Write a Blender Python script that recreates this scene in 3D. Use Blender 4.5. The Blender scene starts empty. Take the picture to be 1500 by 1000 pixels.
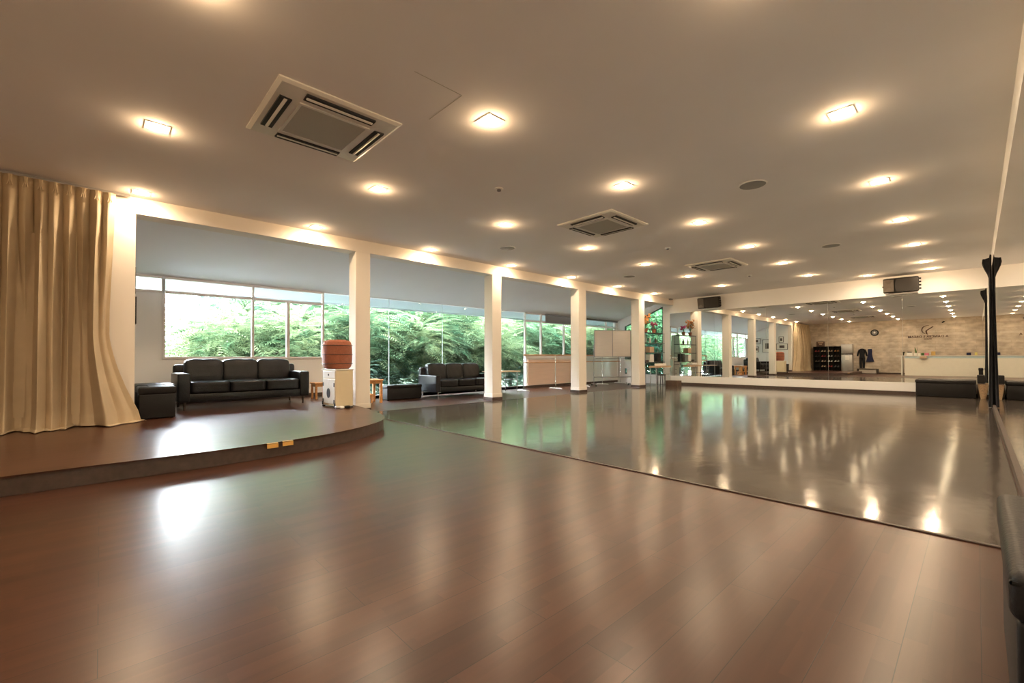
import bpy, bmesh, math, random
from mathutils import Vector, Matrix
random.seed(7)
PI = math.pi
sc = bpy.context.scene
COL = sc.collection
H = 3.2143            # ceiling height
YW = 15.81            # far wall
XR = 0.2235           # side mirror face
XP = -7.862           # room face of the pillars
XW = -10.35           # window wall
YB = -3.1             # back wall
ST = 0.15             # stage height

# ------------------------------------------------------------------ materials
def nodes(name):
    m = bpy.data.materials.new(name); m.use_nodes = True
    nt = m.node_tree; b = nt.nodes['Principled BSDF']
    return m, nt, b

def mat(name, col, rough=.5, metal=0, var=.0, vscale=8, bump=0, bscale=60, coat=0, spec=None, stretch=None, rvar=0):
    m, nt, b = nodes(name)
    b.inputs['Base Color'].default_value = (*col, 1)
    b.inputs['Roughness'].default_value = rough
    b.inputs['Metallic'].default_value = metal
    if coat: b.inputs['Coat Weight'].default_value = coat; b.inputs['Coat Roughness'].default_value = .1
    if spec is not None: b.inputs['Specular IOR Level'].default_value = spec
    tc = nt.nodes.new('ShaderNodeTexCoord'); src = tc.outputs['Object']
    if stretch:
        mp = nt.nodes.new('ShaderNodeMapping'); mp.inputs['Scale'].default_value = stretch
        nt.links.new(src, mp.inputs[0]); src = mp.outputs[0]
    if var:
        n = nt.nodes.new('ShaderNodeTexNoise'); n.inputs['Scale'].default_value = vscale; n.inputs['Detail'].default_value = 5
        r = nt.nodes.new('ShaderNodeMapRange'); r.inputs[3].default_value = 1-var; r.inputs[4].default_value = 1+var
        r.inputs[1].default_value = .3; r.inputs[2].default_value = .7
        x = nt.nodes.new('ShaderNodeVectorMath'); x.operation = 'SCALE'
        x.inputs[0].default_value = col
        nt.links.new(src, n.inputs['Vector']); nt.links.new(n.outputs[0], r.inputs[0]); nt.links.new(r.outputs[0], x.inputs['Scale'])
        nt.links.new(x.outputs[0], b.inputs['Base Color'])
        if rvar:
            q = nt.nodes.new('ShaderNodeMapRange'); q.inputs[3].default_value = max(0, rough-rvar); q.inputs[4].default_value = rough+rvar
            nt.links.new(n.outputs[0], q.inputs[0]); nt.links.new(q.outputs[0], b.inputs['Roughness'])
    if bump:
        n = nt.nodes.new('ShaderNodeTexNoise'); n.inputs['Scale'].default_value = bscale; n.inputs['Detail'].default_value = 4
        u = nt.nodes.new('ShaderNodeBump'); u.inputs['Strength'].default_value = bump; u.inputs['Distance'].default_value = .01
        nt.links.new(src, n.inputs['Vector']); nt.links.new(n.outputs[0], u.inputs['Height']); nt.links.new(u.outputs[0], b.inputs['Normal'])
    return m

def emit(name, col, s):
    m, nt, b = nodes(name)
    b.inputs['Base Color'].default_value = (0, 0, 0, 1)
    b.inputs['Emission Color'].default_value = (*col, 1); b.inputs['Emission Strength'].default_value = s
    return m

def mirror_mat():
    m, nt, b = nodes('mirror')
    b.inputs['Base Color'].default_value = (.89, .915, .905, 1); b.inputs['Metallic'].default_value = 1
    b.inputs['Roughness'].default_value = 0.0
    return m

def glass_mat(name='glass', tint=(1, 1, 1)):
    m = bpy.data.materials.new(name); m.use_nodes = True; nt = m.node_tree
    nt.nodes.clear()
    o = nt.nodes.new('ShaderNodeOutputMaterial'); t = nt.nodes.new('ShaderNodeBsdfTransparent'); g = nt.nodes.new('ShaderNodeBsdfGlossy')
    t.inputs[0].default_value = (*tint, 1)
    g.inputs['Roughness'].default_value = 0; f = nt.nodes.new('ShaderNodeFresnel'); f.inputs[0].default_value = 1.35
    x = nt.nodes.new('ShaderNodeMixShader')
    ge = nt.nodes.new('ShaderNodeNewGeometry'); mm = nt.nodes.new('ShaderNodeMath'); mm.operation = 'MULTIPLY_ADD'; mm.inputs[1].default_value = -1; mm.inputs[2].default_value = 1
    m3 = nt.nodes.new('ShaderNodeMath'); m3.operation = 'MULTIPLY'   # the inner face of the thin pane adds no second reflection
    nt.links.new(ge.outputs['Backfacing'], mm.inputs[0]); nt.links.new(mm.outputs[0], m3.inputs[0]); nt.links.new(f.outputs[0], m3.inputs[1])
    nt.links.new(m3.outputs[0], x.inputs[0]); nt.links.new(t.outputs[0], x.inputs[1]); nt.links.new(g.outputs[0], x.inputs[2]); nt.links.new(x.outputs[0], o.inputs[0])
    return m

def plank_mat(name, cA, cB, w, l, rough, rvar, gap=.0015, bump=.15, grain=1, wave=0):
    """boards running along Y"""
    m, nt, b = nodes(name); L = nt.links.new; N = nt.nodes.new
    b.inputs['Specular IOR Level'].default_value = .5
    tc = N('ShaderNodeTexCoord')
    sx = N('ShaderNodeSeparateXYZ'); L(tc.outputs['Object'], sx.inputs[0])
    cb = N('ShaderNodeCombineXYZ'); L(sx.outputs['Y'], cb.inputs['X']); L(sx.outputs['X'], cb.inputs['Y'])
    br = N('ShaderNodeTexBrick'); br.offset = .37; br.offset_frequency = 2
    br.inputs['Scale'].default_value = 1; br.inputs['Brick Width'].default_value = l; br.inputs['Row Height'].default_value = w
    br.inputs['Mortar Size'].default_value = gap; br.inputs['Mortar Smooth'].default_value = .3
    br.inputs['Color1'].default_value = (0, 0, 0, 1); br.inputs['Color2'].default_value = (1, 1, 1, 1); br.inputs['Mortar'].default_value = (.5, .5, .5, 1)
    L(cb.outputs[0], br.inputs['Vector'])
    # strips inside each board
    b2 = N('ShaderNodeTexBrick'); b2.offset = .43
    b2.inputs['Scale'].default_value = 1; b2.inputs['Brick Width'].default_value = l*.42; b2.inputs['Row Height'].default_value = w/3
    b2.inputs['Mortar Size'].default_value = 0; b2.inputs['Color1'].default_value = (0, 0, 0, 1); b2.inputs['Color2'].default_value = (1, 1, 1, 1)
    L(cb.outputs[0], b2.inputs['Vector'])
    mp = N('ShaderNodeMapping'); mp.inputs['Scale'].default_value = (.8, 16, 1); L(cb.outputs[0], mp.inputs[0])
    n = N('ShaderNodeTexNoise'); n.inputs['Scale'].default_value = 1.5; n.inputs['Detail'].default_value = 3
    ad = N('ShaderNodeVectorMath'); ad.operation = 'ADD'; L(mp.outputs[0], ad.inputs[0]); sc5 = N('ShaderNodeVectorMath'); sc5.operation = 'SCALE'; sc5.inputs['Scale'].default_value = 7; L(b2.outputs['Color'], sc5.inputs[0]); L(sc5.outputs[0], ad.inputs[1]); L(ad.outputs[0], n.inputs['Vector'])
    s1 = N('ShaderNodeMath'); s1.operation = 'MULTIPLY'; s1.inputs[1].default_value = .25; L(br.outputs['Color'], s1.inputs[0])
    s2 = N('ShaderNodeMath'); s2.operation = 'MULTIPLY_ADD'; s2.inputs[1].default_value = .38*grain; L(b2.outputs['Color'], s2.inputs[0]); L(s1.outputs[0], s2.inputs[2])
    s3 = N('ShaderNodeMath'); s3.operation = 'MULTIPLY_ADD'; s3.inputs[1].default_value = .75*grain; L(n.outputs[0], s3.inputs[0]); L(s2.outputs[0], s3.inputs[2])
    mx = N('ShaderNodeMix'); mx.data_type = 'RGBA'; mx.inputs[6].default_value = (*cA, 1); mx.inputs[7].default_value = (*cB, 1)
    L(s3.outputs[0], mx.inputs[0])
    m2 = N('ShaderNodeMix'); m2.data_type = 'RGBA'; m2.inputs[7].default_value = (cA[0]*.35, cA[1]*.35, cA[2]*.35, 1)
    L(br.outputs['Fac'], m2.inputs[0]); L(mx.outputs[2], m2.inputs[6]); L(m2.outputs[2], b.inputs['Base Color'])
    rr = N('ShaderNodeMapRange'); rr.inputs[1].default_value = .2; rr.inputs[2].default_value = .8
    rr.inputs[3].default_value = rough-rvar; rr.inputs[4].default_value = rough+rvar
    n3 = N('ShaderNodeTexNoise'); n3.inputs['Scale'].default_value = 2.2; n3.inputs['Detail'].default_value = 6; L(tc.outputs['Object'], n3.inputs['Vector'])
    L(n3.outputs[0], rr.inputs[0]); L(rr.outputs[0], b.inputs['Roughness'])
    u = N('ShaderNodeBump'); u.inputs['Strength'].default_value = bump; u.inputs['Distance'].default_value = .004
    iv = N('ShaderNodeMath'); iv.operation = 'MULTIPLY_ADD'; iv.inputs[1].default_value = -1.5; L(br.outputs['Fac'], iv.inputs[0]); L(n.outputs[0], iv.inputs[2])
    iv.inputs[2].default_value = 1; nt.links.remove(iv.inputs[2].links[0]); L(iv.outputs[0], u.inputs['Height'])
    last = u
    if wave:
        n4 = N('ShaderNodeTexNoise'); n4.inputs['Scale'].default_value = 5.5; n4.inputs['Detail'].default_value = 2
        mp4 = N('ShaderNodeMapping'); mp4.inputs['Scale'].default_value = (1, .55, 1); L(tc.outputs['Object'], mp4.inputs[0]); L(mp4.outputs[0], n4.inputs['Vector'])
        u2 = N('ShaderNodeBump'); u2.inputs['Strength'].default_value = wave; u2.inputs['Distance'].default_value = .01
        L(n4.outputs[0], u2.inputs['Height']); L(u.outputs[0], u2.inputs['Normal']); last = u2
    L(last.outputs[0], b.inputs['Normal'])
    return m

def block_wall_mat():
    m, nt, b = nodes('textured_block'); L = nt.links.new; N = nt.nodes.new
    tc = N('ShaderNodeTexCoord'); sx = N('ShaderNodeSeparateXYZ'); L(tc.outputs['Object'], sx.inputs[0])
    cb = N('ShaderNodeCombineXYZ'); L(sx.outputs['X'], cb.inputs['X']); L(sx.outputs['Z'], cb.inputs['Y'])
    br = N('ShaderNodeTexBrick'); br.inputs['Scale'].default_value = 1; br.inputs['Brick Width'].default_value = .8; br.inputs['Row Height'].default_value = .16
    br.inputs['Mortar Size'].default_value = .004
    br.inputs['Color1'].default_value = (.52, .44, .35, 1); br.inputs['Color2'].default_value = (.60, .52, .43, 1); br.inputs['Mortar'].default_value = (.42, .35, .28, 1)
    L(cb.outputs[0], br.inputs['Vector'])
    n = N('ShaderNodeTexNoise'); n.inputs['Scale'].default_value = 3; n.inputs['Detail'].default_value = 8
    mp = N('ShaderNodeMapping'); mp.inputs['Scale'].default_value = (1, 1, 1.6); L(tc.outputs['Object'], mp.inputs[0]); L(mp.outputs[0], n.inputs['Vector'])
    mx = N('ShaderNodeMix'); mx.data_type = 'RGBA'; mx.blend_type = 'MULTIPLY'; mx.inputs[0].default_value = 1
    r = N('ShaderNodeMapRange'); r.inputs[1].default_value = .3; r.inputs[2].default_value = .7; r.inputs[3].default_value = .72; r.inputs[4].default_value = 1.15
    L(n.outputs[0], r.inputs[0]); L(br.outputs['Color'], mx.inputs[6]); L(r.outputs[0], mx.inputs[7]); L(mx.outputs[2], b.inputs['Base Color'])
    b.inputs['Roughness'].default_value = .8
    return m

def leaf_mat(name, c1, c2):
    m = bpy.data.materials.new(name); m.use_nodes = True; nt = m.node_tree; nt.nodes.clear(); N = nt.nodes.new; L = nt.links.new
    o = N('ShaderNodeOutputMaterial'); d = N('ShaderNodeBsdfDiffuse'); t = N('ShaderNodeBsdfTranslucent'); x = N('ShaderNodeMixShader'); x.inputs[0].default_value = .35
    tc = N('ShaderNodeTexCoord'); n = N('ShaderNodeTexNoise'); n.inputs['Scale'].default_value = 1.7; n.inputs['Detail'].default_value = 3
    L(tc.outputs['Object'], n.inputs['Vector'])
    r = N('ShaderNodeMapRange'); r.inputs[1].default_value = .35; r.inputs[2].default_value = .65; L(n.outputs[0], r.inputs[0])
    mx = N('ShaderNodeMix'); mx.data_type = 'RGBA'; mx.inputs[6].default_value = (*c1, 1); mx.inputs[7].default_value = (*c2, 1)
    L(r.outputs[0], mx.inputs[0]); L(mx.outputs[2], d.inputs[0]); L(mx.outputs[2], t.inputs[0])
    L(d.outputs[0], x.inputs[1]); L(t.outputs[0], x.inputs[2]); L(x.outputs[0], o.inputs[0])
    return m

M = dict(
    ceil=mat('ceiling_paint', (.86, .84, .83), .9, var=.015, vscale=1.5),
    wall=mat('cream_paint', (.80, .74, .66), .75, var=.015, vscale=2),
    wallw=mat('white_paint', (.84, .83, .82), .7, var=.01, vscale=2),
    frame=mat('window_frame_paint', (.72, .68, .66), .4),
    pvc=mat('white_plastic', (.80, .79, .77), .35),
    acw=mat('cassette_plastic', (.70, .68, .62), .4),
    grille=mat('grille_plastic', (.42, .40, .34), .6, bump=.3, bscale=150),
    dark=mat('dark_slot', (.01, .01, .01), .7),
    base=mat('brown_skirting', (.07, .045, .035), .45, var=.2, vscale=20),
    leather=mat('black_leather', (.006, .006, .007), .33, spec=.35, bump=.35, bscale=45, var=.2, vscale=6),
    leather2=mat('black_leatherette', (.010, .009, .009), .45, spec=.28, bump=.2, bscale=70, var=.15, vscale=6),
    chrome=mat('brushed_metal', (.75, .75, .76), .22, 1),
    steel=mat('stainless_steel', (.55, .55, .56), .3, 1),
    greymet=mat('grey_metal', (.22, .22, .23), .4, .6),
    blackmet=mat('black_metal', (.02, .02, .02), .45, .3),
    horn=mat('horn_plastic', (.075, .06, .045), .4),
    black=mat('black_plastic', (.010, .009, .008), .55, spec=.3, bump=.1, bscale=200),
    grill=mat('speaker_grille', (.022, .018, .014), .6, .1, bump=.5, bscale=300),
    cloth=mat('curtain_cloth', (.52, .41, .27), .9, var=.06, vscale=5, bump=.15, bscale=300),
    blackcloth=mat('black_cloth', (.006, .006, .009), .9, bump=.2, bscale=40),
    navy=mat('navy_cloth', (.010, .013, .05), .85, var=.1),
    cream=mat('cream_lacquer', (.72, .62, .42), .35, var=.03, vscale=4),
    lacq=mat('white_lacquer', (.80, .77, .70), .3, var=.03),
    wood=mat('honey_wood', (.55, .25, .07), .4, var=.25, vscale=6, stretch=(1, 6, 6)),
    oak=mat('rail_wood', (.50, .28, .14), .4, var=.2, vscale=6, stretch=(6, 1, 6)),
    panel=mat('pale_wood_panel', (.70, .52, .42), .5, var=.05, vscale=3, stretch=(1, .4, 6)),
    dwood=mat('dark_wood', (.045, .028, .02), .4, var=.3, vscale=8, stretch=(1, 1, 8)),
    lwood=mat('light_wood', (.55, .38, .24), .5, var=.15, vscale=6),
    woven=None,
    blind=mat('blind_fabric', (.17, .165, .155), .8, bump=.2, bscale=300),
    board=mat('board_grey', (.56, .50, .44), .5, var=.04, vscale=3, stretch=(1, 1, 8)),
    mirror=mirror_mat(), glass=glass_mat(), teal=glass_mat('teal_glass', (.74, .93, .88)),
    lamp=emit('lamp_diffuser', (1, .74, .42), 26),
    paper=mat('paper', (.80, .78, .74), .7), ink=mat('ink', (.10, .08, .07), .6, var=.8, vscale=14),
    red=mat('red_fabric', (.45, .05, .05), .6), beige=mat('beige_leather', (.62, .45, .30), .5), pink=mat('pink_plastic', (.60, .18, .26), .5),
    orange=mat('orange_petals', (.60, .25, .07), .7, var=.5, vscale=30), magenta=mat('magenta_petals', (.50, .05, .18), .7, var=.3, vscale=30),
    plant=mat('plant_green', (.06, .16, .03), .5, var=.4, vscale=12), pot=mat('terracotta', (.35, .13, .07), .7, var=.1),
    gold=mat('gold_trim', (.7, .48, .18), .3, .8), yellow=mat('yellow_plastic', (.75, .65, .2), .5),
    tape=mat('orange_tape', (.75, .42, .10), .5), lattice=mat('dark_lattice', (.035, .07, .06), .5),
    bark=mat('bark', (.10, .07, .05), .9, var=.4, vscale=6, bump=.5, bscale=10),
    ground=mat('hillside', (.02, .04, .015), .95, var=.5, vscale=1.5),
    eave=mat('eave_paint', (.55, .60, .63), .7), sign=mat('sign_brown', (.09, .045, .03), .5),
    counter=mat('counter_laminate', (.86, .81, .70), .25, var=.02), cglass=mat('frosted_strip', (.55, .66, .68), .12, var=.03),
    wicker=mat('wicker', (.42, .28, .16), .7, var=.35, vscale=60, bump=.6, bscale=120), box=mat('brown_box', (.10, .06, .04), .5, var=.2),
    backwall=block_wall_mat(),
    leafA=leaf_mat('leaf_bright', (.040, .082, .038), (.145, .180, .085)), leafB=leaf_mat('leaf_mid', (.020, .056, .028), (.080, .125, .062)),
    leafC=leaf_mat('leaf_blue', (.024, .060, .044), (.085, .130, .092)), leafD=leaf_mat('leaf_blossom', (.08, .12, .06), (.24, .19, .14)),
    wood_floor=plank_mat('walnut_floor', (.022, .0078, .0048), (.080, .030, .016), .19, 1.25, .281, .005, bump=.12),
    stage_floor=plank_mat('stage_floor', (.028, .0100, .006), (.088, .033, .018), .19, 1.25, .281, .005, bump=.1),
    mat_floor=plank_mat('dance_mat_vinyl', (.055, .045, .037), (.112, .092, .075), .5, 1.5, .12, .02, gap=.002, bump=.06, grain=.7, wave=.22),
)
def woven():
    m, nt, b = nodes('woven_rattan'); L = nt.links.new; N = nt.nodes.new
    tc = N('ShaderNodeTexCoord'); w = N('ShaderNodeTexWave'); w.wave_type = 'BANDS'; w.bands_direction = 'Z'; w.inputs['Scale'].default_value = 28; w.inputs['Distortion'].default_value = .6
    L(tc.outputs['Object'], w.inputs['Vector'])
    n = N('ShaderNodeTexNoise'); n.inputs['Scale'].default_value = 40; L(tc.outputs['Object'], n.inputs['Vector'])
    mx = N('ShaderNodeMix'); mx.data_type = 'RGBA'; mx.inputs[6].default_value = (.26, .075, .035, 1); mx.inputs[7].default_value = (.48, .16, .08, 1)
    L(n.outputs[0], mx.inputs[0]); L(mx.outputs[2], b.inputs['Base Color']); b.inputs['Roughness'].default_value = .6
    u = N('ShaderNodeBump'); u.inputs['Strength'].default_value = .6; u.inputs['Distance'].default_value = .01; L(w.outputs[0], u.inputs['Height']); L(u.outputs[0], b.inputs['Normal'])
    return m
M['woven'] = woven()

# ------------------------------------------------------------------ mesh helpers
def box(bm, x0, x1, y0, y1, z0, z1, bev=0, seg=2, rot=None, piv=None):
    r = bmesh.ops.create_cube(bm, size=1)
    vs = r['verts']
    c = Vector(((x0+x1)/2, (y0+y1)/2, (z0+z1)/2)); s = (abs(x1-x0), abs(y1-y0), abs(z1-z0))
    for v in vs: v.co = Vector((v.co.x*s[0], v.co.y*s[1], v.co.z*s[2])) + c
    if bev:
        es = list({e for v in vs for e in v.link_edges})
        q = bmesh.ops.bevel(bm, geom=es, offset=min(bev, min(s)*.49), segments=seg, profile=.5, affect='EDGES')
        vs = list({v for f in q['faces'] for v in f.verts} | {v for v in vs if v.is_valid})
    if rot is not None:
        bmesh.ops.transform(bm, matrix=Matrix.Translation(piv or c) @ rot @ Matrix.Translation(-(piv or c)), verts=vs)
    return vs

def tube(bm, pts, r, n=10, r2=None, cap=True):
    pts = [Vector(p) for p in pts]; rings = []
    k = len(pts)
    for i, p in enumerate(pts):
        t = (pts[min(i+1, k-1)] - pts[max(i-1, 0)]).normalized()
        a = Vector((0, 0, 1)) if abs(t.z) < .9 else Vector((1, 0, 0))
        u = t.cross(a).normalized(); v = t.cross(u)
        rr = r if r2 is None else r + (r2-r)*i/(k-1)
        rings.append([bm.verts.new(p + u*math.cos(2*PI*j/n)*rr + v*math.sin(2*PI*j/n)*rr) for j in range(n)])
    for a, b in zip(rings, rings[1:]):
        for j in range(n): bm.faces.new((a[j], a[(j+1) % n], b[(j+1) % n], b[j]))
    if cap: bm.faces.new(rings[0][::-1]); bm.faces.new(rings[-1])

def lathe(bm, prof, n=24, c=(0, 0, 0)):
    rings = []
    for r, z in prof:
        rings.append([bm.verts.new((c[0]+r*math.cos(2*PI*j/n), c[1]+r*math.sin(2*PI*j/n), c[2]+z)) for j in range(n)])
    for a, b in zip(rings, rings[1:]):
        for j in range(n): bm.faces.new((a[j], a[(j+1) % n], b[(j+1) % n], b[j]))
    bm.faces.new(rings[0][::-1]); bm.faces.new(rings[-1])

def puff(bm, x0, x1, y0, y1, z0, z1, e=.35, n=14, wr=.0, lean=0, seed=0):
    """soft cushion: superellipsoid with wrinkles"""
    rnd = random.Random(seed)
    ph = [rnd.uniform(0, 6) for _ in range(6)]
    c = Vector(((x0+x1)/2, (y0+y1)/2, (z0+z1)/2)); s = Vector(((x1-x0)/2, (y1-y0)/2, (z1-z0)/2))
    tmp = bmesh.new(); bmesh.ops.create_cube(tmp, size=2)
    bmesh.ops.subdivide_edges(tmp, edges=tmp.edges[:], cuts=n, use_grid_fill=True)
    tmp.verts.index_update(); new = [bm.verts.new(v.co) for v in tmp.verts]
    for f in tmp.faces: bm.faces.new([new[v.index] for v in f.verts])
    tmp.free(); vs = new
    p = 2/e
    for v in vs:
        d = v.co; k = (abs(d.x)**p + abs(d.y)**p + abs(d.z)**p)**(-1/p)
        d = d*k
        w = 1 + wr*(math.sin(9*d.y+ph[0]+3*d.z)*.5 + math.sin(14*d.z+ph[1]+5*d.x)*.3 + math.sin(17*d.y-6*d.z+ph[2])*.3)
        co = Vector((d.x*s.x*w, d.y*s.y*(1+.3*wr*math.sin(8*d.z+ph[3])), d.z*s.z*(1+.5*wr*math.sin(7*d.y+ph[4]))))
        co.x += lean*(co.z)
        v.co = c + co
    return vs

def obj(name, bm, m, parent=None, smooth=False, loc=None):
    me = bpy.data.meshes.new(name)
    bmesh.ops.recalc_face_normals(bm, faces=bm.faces[:])
    bm.to_mesh(me); bm.free()
    if smooth:
        for p in me.polygons: p.use_smooth = True
        try: me.set_sharp_from_angle(angle=.7)
        except Exception: pass
    me.materials.append(M[m] if isinstance(m, str) else m)
    o = bpy.data.objects.new(name, me); COL.objects.link(o)
    if parent is not None:       # meshes are written in room coordinates: bring them into the parent's frame
        o.parent = parent; W = Matrix.Identity(4); q = parent
        while q is not None:
            W = (Matrix.Translation(q.location) @ Matrix.Rotation(q.rotation_euler.z, 4, 'Z')) @ W; q = q.parent
        me.transform(W.inverted())
    return o

def tag(o, label, cat, group=None, kind=None):
    o['label'] = label; o['category'] = cat
    if group: o['group'] = group
    if kind: o['kind'] = kind
    return o

def thing(name, label, cat, loc=(0, 0, 0), group=None, rz=0):
    o = bpy.data.objects.new(name, None); COL.objects.link(o); o.location = loc; o.rotation_euler = (0, 0, rz)
    o.empty_display_size = .1
    return tag(o, label, cat, group)

def struct(name, bm, m, parent=None, smooth=False):
    o = obj(name, bm, m, parent, smooth)
    if parent is None: o['kind'] = 'structure'
    return o

def B(*a, **k):
    bm = bmesh.new(); box(bm, *a, **k); return bm
def BL(lst, **k):
    bm = bmesh.new()
    for a in lst: box(bm, *a, **k)
    return bm
def T(pts, r, **k):
    bm = bmesh.new(); tube(bm, pts, r, **k); return bm
def TL(lst, r, **k):
    bm = bmesh.new()
    for p in lst: tube(bm, p, r, **k)
    return bm
def LA(prof, n=24, c=(0, 0, 0)):
    bm = bmesh.new(); lathe(bm, prof, n, c); return bm

def copy_tree(o, parent=None):
    c = o.copy(); COL.objects.link(c)
    if parent is not None: c.parent = parent
    for ch in list(o.children): copy_tree(ch, c)
    return c

def prism(bm, pts, axis, a0, a1):
    """extrude polygon pts (2D) along axis between a0,a1"""
    def P3(p, a):
        if axis == 'Z': return (p[0], p[1], a)
        if axis == 'Y': return (p[0], a, p[1])
        return (a, p[0], p[1])
    A = [bm.verts.new(P3(p, a0)) for p in pts]; Bv = [bm.verts.new(P3(p, a1)) for p in pts]
    n = len(pts)
    bm.faces.new(A[::-1]); bm.faces.new(Bv)
    for i in range(n): bm.faces.new((A[i], A[(i+1) % n], Bv[(i+1) % n], Bv[i]))

# ------------------------------------------------------------------ shell
struct('floor', B(XW-.1, .4, YB-.1, YW+.1, -.1, 0), 'wood_floor')
struct('ceiling', B(XP-.02, .4, YB-.1, YW+.1, H, H+.12), 'ceil')
bm = bmesh.new(); prism(bm, [(-8.10, 3.27), (-8.10, 3.40), (XW-.12, 2.68), (XW-.12, 2.52), (XW, 2.54)], 'Y', .2, YW+.1)
struct('ceiling_annex', bm, 'wallw')
struct('trim_beam', B(XP-.30, XP, .34, YW, 2.991, H+.02, bev=.004), 'wall')
struct('wall_back', B(-8.2, .4, YB-.15, YB, 0, H), 'backwall')
struct('wall_back_pier', B(-.95, .23, YB, YB+.06, 0, H), 'backwall')
struct('baseboard_back', B(XP, -.95, YB, YB+.02, 0, .08), 'base')
struct('wall_right', B(XR+.012, .4, YB-.1, YW+.1, 0, H), 'wallw')
struct('baseboard_right', B(XR-.02, XR+.012, YB, YW, 0, .07), 'base')
# far wall with hexagon window opening
bm = bmesh.new()
box(bm, -8.29, .4, YW, YW+.15, 0, H)
box(bm, XW-.1, -10.0, YW, YW+.15, 0, H)
box(bm, -10.0, -8.29, YW, YW+.15, 0, .35)
prism(bm, [(-10.0, 2.30), (-8.29, 2.99), (-8.29, 3.3), (-10.0, 3.3)], 'Y', YW, YW+.15)
struct('wall_far', bm, 'wallw')
struct('baseboard_far', B(-8.2, .22, YW-.02, YW, 0, .085), 'base')
# side wall behind the curtain, end wall of the annex
struct('wall_left', B(XP-.20, XP, YB, .34, ST, H-.001), 'wall')
struct('wall_annex_end', B(XW+.001, XP-.201, .18, .335, ST, 3.35), 'wallw')
struct('baseboard_left', BL([(XP, XP+.015, YB, .34, ST, ST+.07), (XP-.2, XP+.015, .335, .35, ST, ST+.07)]), 'base')

# window wall
bm = bmesh.new()
box(bm, XW-.12, XW, .18, 3.76, 0, 1.0)
box(bm, XW-.12, XW, .18, .83, 1.0, 2.225)
box(bm, XW-.12, XW, 10.4, YW+.1, 0, 1.06)
box(bm, XW-.12, XW, 15.68, YW+.1, 1.06, 2.6)
box(bm, XW-.12, XW+.01, .18, YW, 2.53, 2.75)
struct('wall_window_side', bm, 'wallw')
struct('baseboard_window_side', BL([(XW, XW+.02, .35, 3.9, ST, ST+.08), (XW, XW+.02, 3.9, YW, 0, .08)]), 'base')

def window(n, y0, y1, z0, z1, mull, trans, zt=2.255, f=.045, split=None, cat=None):
    """frame bars on the window wall with one glass pane per opening"""
    e = bpy.data.objects.new('window_%d' % n, None); COL.objects.link(e); e.location = (XW, (y0+y1)/2, z0); e['kind'] = 'structure'
    bm = bmesh.new(); x0, x1 = XW-.05, XW+.03
    box(bm, x0, x1, y0, y1, z0, z0+f, bev=.006); box(bm, x0, x1, y0, y1, z1-f*.8, z1, bev=.006)
    ys = [y0] + mull + [y1]
    for i, y in enumerate(ys):
        yy = y + (f/2 if i == 0 else -f/2 if i == len(ys)-1 else 0)
        box(bm, x0-.002, x1+.002, yy-f/2, yy+f/2, z0, z1, bev=.006)
    if trans: box(bm, x0+.003, x1-.003, y0, y1, zt-f*.6, zt+f*.6, bev=.006)
    for s in (split or []): box(bm, x0-.001, x1+.004, s-f*.7, s+f*.7, z0, zt, bev=.006)
    obj('window_frame', bm, 'frame', e)
    for a, b in zip(ys, ys[1:]):
        lo = [(z0+f, zt-f*.5), (zt+f*.5, z1-f)] if trans else [(z0+f, z1-f)]
        for za, zb in lo: obj('window_pane', B(XW-.012, XW-.006, a+f/2, b-f/2, za, zb), 'glass', e)
    return e
window(1, .83, 3.76, 1.0, 2.53, [2.31], True, split=[2.99])
window(2, .34, .86, 2.225, 2.53, [], False)
e = bpy.data.objects.new('window_3', None); COL.objects.link(e); e.location = (XW, 7, 0); e['kind'] = 'structure'
ys = [3.76, 5.40, 7.04, 8.68, 10.32]
for a, b in zip(ys, ys[1:]): obj('window_pane', B(XW-.012, XW, a+.004, b-.004, .09, 2.53, bev=.002), 'glass', e)
obj('window_frame', BL([(XW-.03, XW+.02, 3.76, 10.32, 0, .09)]), 'frame', e)
for y in ys[1:-1]: obj('window_joint', B(XW-.014, XW+.002, y-.005, y+.005, .09, 2.53), 'cglass', e)
window(4, 10.32, 13.45, 1.06, 2.53, [11.12, 12.35], True)
window(5, 13.45, 15.70, 1.06, 2.53, [15.0], True)
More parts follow.
